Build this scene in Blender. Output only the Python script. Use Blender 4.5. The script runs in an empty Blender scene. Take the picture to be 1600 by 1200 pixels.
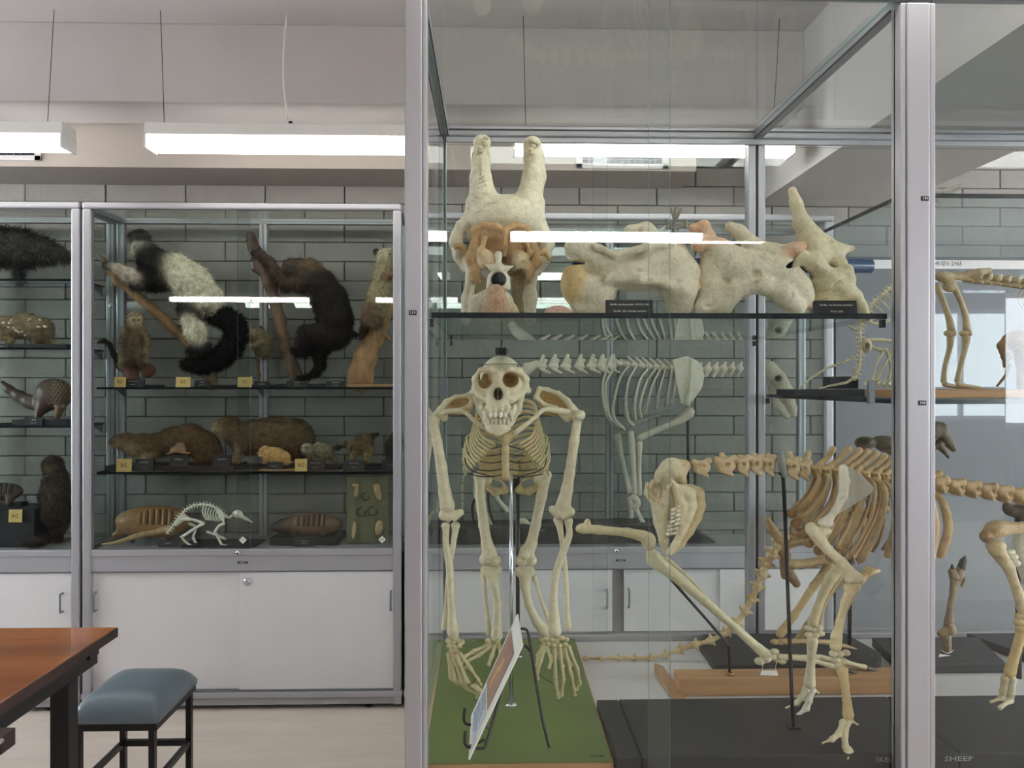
import bpy, math, random
import numpy as np
from mathutils import Vector, Matrix
random.seed(7)
S = bpy.context.scene
C = S.collection
# ---------------------------------------------------------------- camera, world, exposure
F = 1240.0; EZ = 1.47; TH = math.atan(33/F)
cam = bpy.data.objects.new('camera', bpy.data.cameras.new('camera')); C.objects.link(cam)
cam.location = (0, 0, EZ); cam.rotation_euler = (math.pi/2, 0, -TH)
cam.data.sensor_width = 36; cam.data.lens = 36*F/1600; cam.data.clip_start = .02
S.camera = cam
S.view_settings.view_transform = 'Standard'; S.view_settings.look = 'None'
S.view_settings.exposure = EXPOSURE = 1.8; S.view_settings.gamma = 1; S.view_settings.use_curve_mapping = False
S.cycles.transparent_max_bounces = 40; S.cycles.max_bounces = 8
S.cycles.caustics_reflective = False; S.cycles.caustics_refractive = False
w = bpy.data.worlds.new('sky'); S.world = w; w.use_nodes = True
w.node_tree.nodes['Background'].inputs[0].default_value = (.90, .94, 1, 1)
w.node_tree.nodes['Background'].inputs[1].default_value = 4.6
LAMP = 2.7            # strength of the tube diffusers
RLAMP = 9

def P(px, py, Y):
    dx = (px-800)/F; dz = (600-py)/F
    a = math.cos(TH)*dx+math.sin(TH); b = -math.sin(TH)*dx+math.cos(TH)
    return Vector((a/b*Y, Y, EZ+dz/b*Y))
def X(px, Y): return P(px, 600, Y).x
def Z(py, Y, px=767): return P(px, py, Y).z

# ---------------------------------------------------------------- materials
def lin(c):
    if max(c) > 1: c = [v/255 for v in c]
    return tuple(((v+.055)/1.055)**2.4 if v > .04045 else v/12.92 for v in c[:3])+(1,)
MATS = {}
def mat(name, rgb, rough=.5, metal=0, var=0, scale=8, bump=0, bscale=None, rnd=0, spec=.5, stretch=None, emit=0, coat=0, vc=False, rgb2=None, thr=(.45, .6)):
    if name in MATS: return MATS[name]
    m = bpy.data.materials.new(name); m.use_nodes = True; MATS[name] = m
    N = m.node_tree.nodes; L = m.node_tree.links; b = N['Principled BSDF']
    b.inputs['Roughness'].default_value = rough; b.inputs['Metallic'].default_value = metal
    b.inputs['Specular IOR Level'].default_value = spec; b.inputs['Coat Weight'].default_value = coat
    col = None
    if vc:
        a = N.new('ShaderNodeAttribute'); a.attribute_name = 'Col'; col = a.outputs['Color']
    tc = N.new('ShaderNodeTexCoord'); vec = tc.outputs['Object']
    if stretch:
        mp = N.new('ShaderNodeMapping'); mp.inputs['Scale'].default_value = stretch
        L.new(vec, mp.inputs['Vector']); vec = mp.outputs['Vector']
    base = lin(rgb)
    def rgbnode(c):
        r = N.new('ShaderNodeRGB'); r.outputs[0].default_value = c; return r.outputs[0]
    if col is None: col = rgbnode(base)
    if rgb2 is not None:
        n = N.new('ShaderNodeTexNoise'); n.inputs['Scale'].default_value = scale*.5; n.inputs['Detail'].default_value = 4
        L.new(vec, n.inputs['Vector'])
        r = N.new('ShaderNodeMapRange'); r.inputs[1].default_value = thr[0]; r.inputs[2].default_value = thr[1]
        L.new(n.outputs['Fac'], r.inputs[0])
        mx = N.new('ShaderNodeMix'); mx.data_type = 'RGBA'; L.new(r.outputs[0], mx.inputs[0])
        L.new(col, mx.inputs[6]); mx.inputs[7].default_value = lin(rgb2); col = mx.outputs[2]
    if var:
        n = N.new('ShaderNodeTexNoise'); n.inputs['Scale'].default_value = scale; n.inputs['Detail'].default_value = 6; n.inputs['Roughness'].default_value = .65
        L.new(vec, n.inputs['Vector'])
        r = N.new('ShaderNodeMapRange'); r.inputs[1].default_value = .3; r.inputs[2].default_value = .7
        r.inputs[3].default_value = 1-var; r.inputs[4].default_value = 1+var*.6
        L.new(n.outputs['Fac'], r.inputs[0])
        v = N.new('ShaderNodeVectorMath'); v.operation = 'SCALE'; L.new(col, v.inputs[0]); L.new(r.outputs[0], v.inputs['Scale']); col = v.outputs[0]
    if rnd:
        o = N.new('ShaderNodeObjectInfo'); r = N.new('ShaderNodeMapRange'); r.inputs[3].default_value = 1-rnd; r.inputs[4].default_value = 1+rnd
        L.new(o.outputs['Random'], r.inputs[0])
        v = N.new('ShaderNodeVectorMath'); v.operation = 'SCALE'; L.new(col, v.inputs[0]); L.new(r.outputs[0], v.inputs['Scale']); col = v.outputs[0]
    L.new(col, b.inputs['Base Color'])
    if bump:
        n = N.new('ShaderNodeTexNoise'); n.inputs['Scale'].default_value = bscale or scale*3; n.inputs['Detail'].default_value = 5
        L.new(vec, n.inputs['Vector'])
        bp = N.new('ShaderNodeBump'); bp.inputs['Strength'].default_value = bump; bp.inputs['Distance'].default_value = .004
        L.new(n.outputs['Fac'], bp.inputs['Height']); L.new(bp.outputs[0], b.inputs['Normal'])
    if emit:
        b.inputs['Emission Color'].default_value = base; b.inputs['Emission Strength'].default_value = emit
    return m
def glass(name, tint, f0=.07, dust=.0):
    m = bpy.data.materials.new(name); m.use_nodes = True; MATS[name] = m
    N = m.node_tree.nodes; L = m.node_tree.links; N.clear()
    g = N.new('ShaderNodeNewGeometry'); d = N.new('ShaderNodeVectorMath'); d.operation = 'DOT_PRODUCT'
    L.new(g.outputs['Normal'], d.inputs[0]); L.new(g.outputs['Incoming'], d.inputs[1])
    ab = N.new('ShaderNodeMath'); ab.operation = 'ABSOLUTE'; L.new(d.outputs['Value'], ab.inputs[0])
    s1 = N.new('ShaderNodeMath'); s1.operation = 'SUBTRACT'; s1.inputs[0].default_value = 1; L.new(ab.outputs[0], s1.inputs[1])
    p = N.new('ShaderNodeMath'); p.operation = 'POWER'; L.new(s1.outputs[0], p.inputs[0]); p.inputs[1].default_value = 4.6
    ml = N.new('ShaderNodeMath'); ml.operation = 'MULTIPLY_ADD'; L.new(p.outputs[0], ml.inputs[0]); ml.inputs[1].default_value = 1-f0; ml.inputs[2].default_value = f0
    tr = N.new('ShaderNodeBsdfTransparent'); tr.inputs[0].default_value = tint+(1,)
    gl = N.new('ShaderNodeBsdfGlossy'); gl.inputs['Roughness'].default_value = .01; gl.inputs[0].default_value = (.95, .98, 1, 1)
    mx = N.new('ShaderNodeMixShader'); L.new(ml.outputs[0], mx.inputs[0]); L.new(tr.outputs[0], mx.inputs[1]); L.new(gl.outputs[0], mx.inputs[2])
    out = N.new('ShaderNodeOutputMaterial'); last = mx.outputs[0]
    if dust:
        df = N.new('ShaderNodeBsdfDiffuse'); df.inputs[0].default_value = (.8, .82, .82, 1)
        m2 = N.new('ShaderNodeMixShader'); m2.inputs[0].default_value = dust; L.new(last, m2.inputs[1]); L.new(df.outputs[0], m2.inputs[2]); last = m2.outputs[0]
    L.new(last, out.inputs[0]); return m
M = dict(
 alu=mat('alu', (172, 172, 178), .42, .45, bump=.05, bscale=300, stretch=(1, 1, .05)),
 alud=mat('alu_dark', (120, 124, 130), .4, .5),
 groove=mat('groove', (35, 38, 42), .6),
 white=mat('white_laminate', (212, 210, 212), .45, var=.03, scale=4),
 plinth=mat('plinth', (165, 165, 168), .5, var=.04),
 walld=mat('wall_darkened', (92, 94, 98), .8, var=.05, scale=3),  # dark tone picked for unseen walls to cut room reflections in the glass
 wall=mat('wall_paint', (215, 214, 214), .8, var=.05, scale=3, bump=.25, bscale=40),
 bulk=mat('bulkhead_paint', (182, 172, 165), .8, var=.05, scale=3, bump=.2, bscale=30),
 ceil=mat('ceiling_paint', (206, 200, 199), .85, var=.05, scale=2.5, bump=.25, bscale=25),
 brick=mat('brick_paint', (160, 154, 149), .8, var=.10, scale=9, bump=.8, bscale=60, rnd=.05),
 mortar=mat('mortar', (96, 96, 93), .9, var=.2),
 floor=mat('floor_vinyl', (200, 188, 176), .5, var=.1, scale=5, stretch=(.5, 3, 1)),
 panel=mat('grey_panel', (112, 115, 121), .6, var=.03, scale=2),
 lampm=mat('lamp_housing', (236, 234, 230), .5),
 glow=mat('diffuser', (255, 252, 244), .4, emit=LAMP),
 glow2=mat('diffuser_room', (255, 252, 244), .4, emit=RLAMP),
 glow_added=mat('diffuser_added', (255, 252, 244), .4, emit=4.2),  # for the lamps added out of view above the case
 black=mat('black_paint', (26, 27, 30), .45, var=.15, scale=20),
 bboard=mat('black_board', (22, 24, 27), .5, var=.18, scale=6, bump=.1),
 steel=mat('black_steel', (16, 16, 18), .35, .3),
 chrome=mat('chrome', (205, 208, 214), .15, 1),
 table=mat('table_wood', (184, 114, 66), .22, var=.35, scale=6, stretch=(.35, 3.2, 1), bump=.04, coat=.3, rgb2=(138, 78, 46), thr=(.42, .66)),
 wood=mat('pine_wood', (178, 136, 92), .5, var=.2, scale=7, stretch=(.4, 2.5, 6)),
 darkwood=mat('edge_wood', (46, 26, 20), .5, var=.2),
 vinyl=mat('blue_vinyl', (108, 124, 134), .32, var=.05, scale=5, bump=.05),
 green=mat('green_board', (100, 120, 58), .35, var=.06, scale=5),
 note=mat('note_paper', (206, 178, 112), .8, var=.08, scale=60),
 paper=mat('paper', (225, 222, 214), .7),
 ink=mat('ink', (30, 30, 34), .8),
 bone=mat('bone', (0, 0, 0), .42, vc=True, var=.16, scale=60, bump=.35, bscale=150, rgb2=(176, 140, 88), thr=(.6, .9)),
 bonest=mat('bone_stained', (0, 0, 0), .5, vc=True, var=.2, scale=85, bump=.6, bscale=160, rgb2=(134, 100, 62), thr=(.57, .85)),
 fur=mat('fur', (0, 0, 0), .8, vc=True, var=.5, scale=45, bump=1, bscale=160, spec=.2),
 bark=mat('bark', (0, 0, 0), .75, vc=True, var=.45, scale=24, bump=1, bscale=50, stretch=(1, 1, .35)),
 lettering=mat('painted_lettering', (150, 150, 148), .7),
 shell=mat('shell', (0, 0, 0), .4, vc=True, var=.25, scale=40, bump=.6, bscale=80),
 tube=mat('blue_tube', (66, 88, 124), .25, coat=.3),
 wire=mat('wire', (58, 62, 62), .4, .6),
 brass=mat('brass', (150, 112, 62), .35, .8),
 glass=glass('case_glass', (.945, .975, .966), .045),
 cabglass=glass('cabinet_glass', (.835, .885, .868), .035),
 shelf=glass('shelf_glass', (.80, .90, .88), .08),
 winglass=glass('window_glass', (.95, .97, .97), .06),
)
M['gedge'] = mat('glass_edge', (120, 150, 144), .25)
M['gedged'] = mat('glass_edge_dark', (14, 24, 26), .2)

# ---------------------------------------------------------------- object helpers
def obj(name, verts, faces, m, parent=None, smooth=False, col=None, off=None):
    me = bpy.data.meshes.new(name)
    if off is None and parent is not None: off = parent.get('_w', None)
    V = np.asarray(verts, dtype=float).reshape(-1, 3)
    if off is not None: V = V-np.array(off)
    me.from_pydata(V.tolist(), [], faces if isinstance(faces, list) else faces.tolist())
    ms = m if isinstance(m, (list, tuple)) else [m]
    for q in ms: me.materials.append(M[q] if isinstance(q, str) else q)
    if smooth: me.polygons.foreach_set('use_smooth', [True]*len(me.polygons))
    if col is not None:
        a = me.color_attributes.new('Col', 'FLOAT_COLOR', 'POINT')
        cc = np.asarray(col, dtype=float)
        if cc.ndim == 1: cc = np.tile(cc, (len(V), 1))
        cc = np.hstack([cc[:, :3], np.ones((len(cc), 1))]); a.data.foreach_set('color', cc.ravel())
    me.update()
    o = bpy.data.objects.new(name, me); C.objects.link(o)
    if parent is not None:
        o.parent = parent
        if '_w' in parent: o['_w'] = list(parent['_w'])
    return o
def tag(o, label, cat=None, group=None, kind=None):
    if label: o['label'] = label
    if cat: o['category'] = cat
    if group: o['group'] = group
    if kind: o['kind'] = kind
    return o
def thing(name, label, cat, loc, group=None, kind=None):
    o = bpy.data.objects.new(name, None); o.empty_display_size = .05; C.objects.link(o)
    o.location = loc; o['_w'] = list(loc); return tag(o, label, cat, group, kind)
class MB:
    def __init__(s): s.v = []; s.f = []; s.c = []
    def box(s, x0, x1, y0, y1, z0, z1):
        n = len(s.v); s.v += [(x, y, z) for z in (z0, z1) for y in (y0, y1) for x in (x0, x1)]
        s.f += [tuple(n+i for i in q) for q in ((0, 2, 3, 1), (4, 5, 7, 6), (0, 1, 5, 4), (2, 6, 7, 3), (0, 4, 6, 2), (1, 3, 7, 5))]; return s
    def prism(s, poly, d):       # poly: list of 3-D points, extruded by vector d
        n = len(s.v); k = len(poly); d = Vector(d)
        s.v += [tuple(Vector(p)) for p in poly]+[tuple(Vector(p)+d) for p in poly]
        s.f += [tuple(range(n, n+k))[::-1], tuple(range(n+k, n+2*k))]+[(n+i, n+(i+1) % k, n+k+(i+1) % k, n+k+i) for i in range(k)]; return s
    def cyl(s, a, b, r, r2=None, seg=12):
        return s.tube([tuple(a)+(r,), tuple(b)+(r if r2 is None else r2,)], seg, 0, flat=True)
    def tube(s, pts, seg=8, sub=3, flat=False, flatten=1.0):
        """pts (x,y,z,r) world; catmull-rom refined tube with closed ends"""
        p = np.array(pts, float)
        if sub and len(p) > 2:
            q = np.vstack([2*p[0]-p[1], p, 2*p[-1]-p[-2]]); out = []
            for i in range(1, len(q)-2):
                for j in range(sub):
                    t = j/sub
                    out.append(.5*((2*q[i])+(-q[i-1]+q[i+1])*t+(2*q[i-1]-5*q[i]+4*q[i+1]-q[i+2])*t*t+(-q[i-1]+3*q[i]-3*q[i+1]+q[i+2])*t**3))
            out.append(p[-1]); p = np.array(out)
        if not flat:
            a = p[0].copy(); b = p[-1].copy()
            d0 = p[0, :3]-p[1, :3]; d0 /= max(np.linalg.norm(d0), 1e-9); d1 = p[-1, :3]-p[-2, :3]; d1 /= max(np.linalg.norm(d1), 1e-9)
            a[:3] += d0*a[3]*.6; a[3] *= .55; b[:3] += d1*b[3]*.6; b[3] *= .55
            p = np.vstack([a, p, b])
        n0 = len(s.v); k = len(p); T = np.gradient(p[:, :3], axis=0)
        T /= np.maximum(np.linalg.norm(T, axis=1, keepdims=True), 1e-9)
        u = np.cross(T[0], [0, 1, 0]);
        if np.linalg.norm(u) < .2: u = np.cross(T[0], [1, 0, 0])
        for i in range(k):
            u = u-T[i]*np.dot(u, T[i]); u /= max(np.linalg.norm(u), 1e-9); v = np.cross(T[i], u)
            for j in range(seg):
                a = 2*math.pi*j/seg; s.v.append(tuple(p[i, :3]+abs(p[i, 3])*(math.cos(a)*u+flatten*math.sin(a)*v)))
        for i in range(k-1):
            for j in range(seg):
                A = n0+i*seg+j; B = n0+i*seg+(j+1) % seg; s.f.append((A, B, B+seg, A+seg))
        s.f.append(tuple(n0+j for j in range(seg))[::-1]); s.f.append(tuple(n0+(k-1)*seg+j for j in range(seg))); return s
    def build(s, name, m, parent=None, smooth=False, bevel=0, col=None, off=None):
        o = obj(name, s.v, s.f, m, parent, smooth, col, off)
        if bevel:
            b = o.modifiers.new('bevel', 'BEVEL'); b.width = bevel; b.segments = 2; b.limit_method = 'ANGLE'
        return o
def B(name, m, x0, x1, y0, y1, z0, z1, parent=None, bevel=0, off=None):
    return MB().box(min(x0, x1), max(x0, x1), min(y0, y1), max(y0, y1), min(z0, z1), max(z0, z1)).build(name, m, parent, bevel=bevel, off=off)
def struct(o, kind='structure'): o['kind'] = kind; return o
def pane(name, m, x0, x1, y0, y1, z0, z1, parent, edge='gedge'):
    """glass sheet: one face carries the glass, the rim faces show the green cut edge; thin axis found by size"""
    d = [x1-x0, y1-y0, z1-z0]; ax = d.index(min(d)); b = MB().box(x0, x1, y0, y1, z0, z1)
    order = {2: (0, 1), 1: (2, 3), 0: (4, 5)}[ax]       # bottom/top, front/back, left/right
    keep = [b.f[order[0]]]; rim = [f for i, f in enumerate(b.f) if i not in order]
    o = obj(name, b.v, keep+rim, [m, edge], parent)
    for i, p in enumerate(o.data.polygons): p.material_index = 0 if i == 0 else 1
    return o
def text(body, x, y, z, size, parent, m='paper', align='CENTER', rot=(math.pi/2, 0, 0), name='lettering', sx=1):
    cu = bpy.data.curves.new(name, 'FONT'); cu.body = body; cu.size = size; cu.align_x = align; cu.align_y = 'CENTER'; cu.extrude = .0002; cu.resolution_u = 1
    cu.materials.append(M[m]); o = bpy.data.objects.new(name, cu); C.objects.link(o)
    o.location = Vector((x, y, z))-Vector(parent['_w'] if parent is not None and '_w' in parent else (0, 0, 0)); o.rotation_euler = rot; o.scale = (sx, 1, 1)
    if parent is not None: o.parent = parent
    bpy.context.view_layer.update(); me = bpy.data.meshes.new_from_object(o)     # lettering as plain mesh
    q = bpy.data.objects.new(name, me); C.objects.link(q); q.location = o.location; q.rotation_euler = o.rotation_euler; q.scale = o.scale
    if parent is not None: q.parent = parent
    bpy.data.objects.remove(o); return q

# ---------------------------------------------------------------- organic surfaces: implicit shapes -> mesh
def net(Fd, org, h):
    ins = Fd < 0
    nx, ny, nz = Fd.shape
    cnt = sum(ins[a:nx-1+a, b:ny-1+b, c:nz-1+c].astype(np.int8) for a in (0, 1) for b in (0, 1) for c in (0, 1))
    I = np.argwhere((cnt > 0) & (cnt < 8)); idx = -np.ones((nx-1, ny-1, nz-1), int); idx[I[:, 0], I[:, 1], I[:, 2]] = np.arange(len(I))
    acc = np.zeros((len(I), 3)); num = np.zeros(len(I))
    for ax in range(3):
        o1, o2 = [q for q in range(3) if q != ax]
        for a in (0, 1):
            for b in (0, 1):
                c0 = np.zeros(3, int); c0[o1] = a; c0[o2] = b; c1 = c0.copy(); c1[ax] = 1
                A = I+c0; D = I+c1; fa = Fd[A[:, 0], A[:, 1], A[:, 2]]; fb = Fd[D[:, 0], D[:, 1], D[:, 2]]
                m_ = (fa < 0) != (fb < 0); t = np.where(m_, fa/np.where(m_, fa-fb, 1), 0)
                pos = c0[None, :].astype(float).repeat(len(I), 0); pos[:, ax] = t
                acc += pos*m_[:, None]; num += m_
    V = (I+acc/num[:, None])*h+org
    faces = []
    for ax in range(3):
        o1, o2 = [(1, 2), (2, 0), (0, 1)][ax]
        sl0 = [slice(None)]*3; sl1 = [slice(None)]*3; sl0[ax] = slice(0, -1); sl1[ax] = slice(1, None)
        a = ins[tuple(sl0)]; b = ins[tuple(sl1)]; E = np.argwhere(a != b)
        lim = [nx-1, ny-1, nz-1]
        E = E[(E[:, o1] > 0) & (E[:, o2] > 0) & (E[:, o1] < lim[o1]) & (E[:, o2] < lim[o2])]
        s_ = a[E[:, 0], E[:, 1], E[:, 2]]
        q = []
        for d1, d2 in ((-1, -1), (0, -1), (0, 0), (-1, 0)):
            c = E.copy(); c[:, o1] += d1; c[:, o2] += d2; q.append(idx[c[:, 0], c[:, 1], c[:, 2]])
        q = np.stack(q, 1); q[~s_] = q[~s_][:, ::-1]; faces.append(q)
    return V, np.vstack(faces)
def sdf_seg(p, a, b, ra, rb):
    ba = b-a; t = np.clip(((p-a)@ba)/max(ba@ba, 1e-12), 0, 1); return np.linalg.norm(p-a-t[..., None]*ba, axis=-1)-(ra+(rb-ra)*t)
def rotm(rx=0, ry=0, rz=0):
    return np.array(Matrix.Rotation(math.radians(rz), 3, 'Z') @ Matrix.Rotation(math.radians(ry), 3, 'Y') @ Matrix.Rotation(math.radians(rx), 3, 'X'))
def sdf_ell(p, c, r, R):
    q = (p-c)@R; k0 = np.linalg.norm(q/r, axis=-1); k1 = np.linalg.norm(q/(r*r), axis=-1); return np.where(k1 > 1e-9, k0*(k0-1)/np.maximum(k1, 1e-9), -min(r))
class Blob:
    """pixel-and-depth description of an organic solid: points (px, py, depth offset m[, radius px])"""
    def __init__(s, Y, k=4, cell=1.5, col=(200, 190, 155)):
        s.Y = Y; s.u = Y/F; s.k = k*s.u; s.h = cell*s.u; s.pr = []; s.col = lin(col)[:3]
    def w(s, x, y, d=0): return np.array(P(x, y, s.Y+d))
    def chain(s, pts, sub=False, col=None, k=None):
        c = s.col if col is None else lin(col)[:3]
        q = [(s.w(p[0], p[1], p[2]), p[3]*s.u) for p in pts]
        for (a, ra), (b, rb) in zip(q[:-1], q[1:]): s.pr.append(('s', (a, b, ra, rb), sub, c, s.k if k is None else k*s.u))
        return s
    def ell(s, x, y, d, rx, rz, ry=None, rot=0, sub=False, col=None, k=None, tilt=0, yaw=0):
        """rx horizontal, rz vertical, ry depth radii in px; rot degrees clockwise in the picture"""
        c = (None if sub else s.col) if col is None else lin(col)[:3]
        r = np.array([rx, ry if ry is not None else min(rx, rz), rz])*s.u
        s.pr.append(('e', (s.w(x, y, d), r, rotm(tilt, rot, yaw)), sub, c, s.k if k is None else k*s.u)); return s
    def cut(s, *a, **k): k['sub'] = True; return s.ell(*a, **k)  # a colour given to a cut paints shade into the hollow
    def mesh(s, noise=0, nfreq=30, seed=1):
        lo = np.full(3, 1e9); hi = -lo
        def bb(p):
            if p[0] == 's': a, b, ra, rb = p[1]; return np.minimum(a-ra, b-rb), np.maximum(a+ra, b+rb)
            c, r, R = p[1]; e = np.sqrt(((R*r[None, :])**2).sum(1)); return c-e, c+e
        for p in s.pr:
            if not p[2]: a, b = bb(p); lo = np.minimum(lo, a); hi = np.maximum(hi, b)
        h = s.h; lo = lo-3*h-abs(noise); hi = hi+3*h+abs(noise); n = np.maximum(((hi-lo)/h).astype(int)+2, 4)
        Fd = np.full(tuple(n), 1e3); ax = [lo[i]+np.arange(n[i])*h for i in range(3)]
        for p in s.pr:
            a, b = bb(p); k = p[4]; mg = k*1.2+3*h
            i0 = np.clip(((a-mg-lo)/h).astype(int), 0, n); i1 = np.clip(((b+mg-lo)/h).astype(int)+2, 0, n)
            if (i1 <= i0).any(): continue
            g = np.stack(np.meshgrid(*[ax[i][i0[i]:i1[i]] for i in range(3)], indexing='ij'), -1)
            d = sdf_seg(g, *p[1]) if p[0] == 's' else sdf_ell(g, *p[1])
            sl = tuple(slice(i0[i], i1[i]) for i in range(3)); f = Fd[sl]
            if p[2]: d = -d; kk = min(k, 3*s.u); hh = np.maximum(kk-abs(f-d), 0)/kk; Fd[sl] = np.maximum(f, d)+hh*hh*kk/4
            else: hh = np.maximum(k-abs(f-d), 0)/max(k, 1e-9); Fd[sl] = np.minimum(f, d)+(-hh*hh*k/4)
        if noise:
            rs = np.random.RandomState(seed); G = np.stack(np.meshgrid(*ax, indexing='ij'), -1); N_ = 0
            for _ in range(5):
                v = rs.randn(3)*nfreq; N_ = N_+np.sin(G@v+rs.rand()*6)
            Fd = Fd+noise*N_/3
        for i in range(3):
            sl = [slice(None)]*3; sl[i] = 0; Fd[tuple(sl)] = 1; sl[i] = -1; Fd[tuple(sl)] = 1
        V, Q = net(Fd, lo, h)
        D = []; Cc = []
        for p in s.pr:
            if p[3] is None: continue
            d = sdf_seg(V, *p[1]) if p[0] == 's' else sdf_ell(V, *p[1]); D.append(abs(d)*(.6 if p[2] else 1)); Cc.append(p[3])
        D = np.array(D); W = np.exp(-(D-D.min(0))/(1.2*s.u*2)); W /= W.sum(0); col = W.T@np.array(Cc)
        return V, Q, col
    def build(s, name, m, parent=None, noise=0, nfreq=30, fur=0, flen=6, fdir=(0, 0, -1), seed=1, fw=.5, off=None):
        V, Q, col = s.mesh(noise*s.u, nfreq, seed); o = obj(name, V, Q, m, parent, True, col, off)
        if fur:
            me = o.data; nr = np.empty(len(V)*3); me.vertex_normals.foreach_get('vector', nr); nr = nr.reshape(-1, 3)
            rs = np.random.RandomState(seed); i = rs.randint(0, len(V), fur); b = V[i]+(rs.rand(fur, 3)-.5)*s.h
            dr = nr[i]*.55+np.array(fdir)*.6+rs.randn(fur, 3)*.22; dr /= np.linalg.norm(dr, axis=1, keepdims=True)
            L_ = flen*s.u*(.5+rs.rand(fur, 1)*.8); sd = np.cross(dr, rs.randn(fur, 3)); sd /= np.linalg.norm(sd, axis=1, keepdims=True); sd *= fw*s.u
            T = np.stack([b-sd-nr[i]*s.u, b+sd-nr[i]*s.u, b+dr*L_], 1).reshape(-1, 3)
            cc = np.repeat(np.clip(col[i]*(.65+rs.rand(fur, 1)*.8), 0, 1), 3, 0)
            f = obj('fur', T, np.arange(fur*3).reshape(-1, 3), m, parent, False, cc, off); f['kind'] = 'stuff'
        return o
def tubes(Y, pts, seg=8, sub=3, flatten=1.0, mb=None):
    """tube in one MB from (px,py,dY,rpx)"""
    mb = mb or MB(); return mb.tube([tuple(P(p[0], p[1], Y+p[2]))+(p[3]*(Y+p[2])/F,) for p in pts], seg, sub, flatten=flatten)
def bone(name, Y, pts, parent, col=(200, 190, 155), m='bone', seg=8, sub=3, flatten=1.0):
    return tubes(Y, pts, seg, sub, flatten).build(name, m, parent, True, col=lin(col)[:3])
# ---------------------------------------------------------------- room shell
YW = 4.07; XL = -4.4; XR = 7.4; YB = -5.0; ZC = 3.003
floor = struct(B('floor', 'floor', XL-.3, XR+.3, YB-.3, YW+.3, -.1, 0))
ceil_ = struct(B('ceiling', 'ceil', XL-.3, XR+.3, YB-.3, YW+.3, ZC, ZC+.1))
wlm = MB(); wlm.box(XL-.2, XL, YB-.2, 1.95, 0, ZC).box(XL-.2, XL, 1.95, 3.4, 0, .9).box(XL-.2, XL, 1.95, 3.4, 2.6, ZC).box(XL-.2, XL, 3.4, YW+.2, 0, ZC)
wl = struct(wlm.build('wall_left', 'walld'))
for n, (a, b) in enumerate(((1.95, 3.4),)):  # unseen window, added to brighten the left of the room
    wn = thing('window_%d' % (n+5), None, None, (XL, (a+b)/2, .9), kind='structure')
    MB().box(XL-.12, XL-.06, a, b, .9, .95).box(XL-.12, XL-.06, a, b, 2.55, 2.6).box(XL-.12, XL-.06, a, a+.05, .95, 2.55).box(XL-.12, XL-.06, b-.05, b, .95, 2.55).build('window_frame', 'alu', wn)
    pane('pane', 'winglass', XL-.095, XL-.09, a+.05, b-.05, .95, 2.55, wn)
wrm = MB(); added_ropen = [(-4.4, -2.4), (-1.8, .2), (.8, 2.8)]; y_ = YB-.2  # unseen right-hand windows, added to bring more daylight into the room
for a, b in added_ropen: wrm.box(XR, XR+.2, y_, a, 0, ZC); wrm.box(XR, XR+.2, a, b, 0, .9); wrm.box(XR, XR+.2, a, b, 2.6, ZC); y_ = b
wrm.box(XR, XR+.2, y_, YW+.2, 0, ZC)
wr = struct(wrm.build('wall_right', 'wall'))
for n, (a, b) in enumerate(added_ropen):
    wn = thing('window_%d' % (n+2), None, None, (XR, (a+b)/2, .9), kind='structure')
    MB().box(XR+.06, XR+.12, a, b, .9, .95).box(XR+.06, XR+.12, a, b, 2.55, 2.6).box(XR+.06, XR+.12, a, a+.05, .95, 2.55).box(XR+.06, XR+.12, b-.05, b, .95, 2.55).box(XR+.06, XR+.12, (a+b)/2-.03, (a+b)/2+.03, .95, 2.55).build('window_frame', 'alu', wn)
    pane('pane', 'winglass', XR+.09, XR+.095, a+.05, (a+b)/2-.03, .95, 2.55, wn); pane('pane', 'winglass', XR+.09, XR+.095, (a+b)/2+.03, b-.05, .95, 2.55, wn)
# window wall behind the viewer: piers around three openings
wf = MB()
openings = [(5.5, 6.9)]
x = XL
for a, b in openings: wf.box(x, a, YB-.2, YB, 0, ZC); wf.box(a, b, YB-.2, YB, 0, 1.0); wf.box(a, b, YB-.2, YB, 2.45, ZC); x = b
wf.box(x, XR, YB-.2, YB, 0, ZC)
struct(wf.build('wall_front', 'walld'))
for n, (a, b) in enumerate(openings):
    wn = thing('window_%d' % (n+1), None, None, ((a+b)/2, YB, 1.0), kind='structure')
    f = MB(); t = .05
    f.box(a, b, YB-.12, YB-.06, 1.0, 1.0+t).box(a, b, YB-.12, YB-.06, 2.45-t, 2.45).box(a, a+t, YB-.12, YB-.06, 1+t, 2.45-t).box(b-t, b, YB-.12, YB-.06, 1+t, 2.45-t).box((a+b)/2-.025, (a+b)/2+.025, YB-.12, YB-.06, 1+t, 2.45-t)
    f.build('window_frame', 'alu', wn)
    pane('pane', 'winglass', a+t, (a+b)/2-.025, YB-.095, YB-.09, 1+t, 2.45-t, wn); pane('pane', 'winglass', (a+b)/2+.025, b-t, YB-.095, YB-.09, 1+t, 2.45-t, wn)
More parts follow.
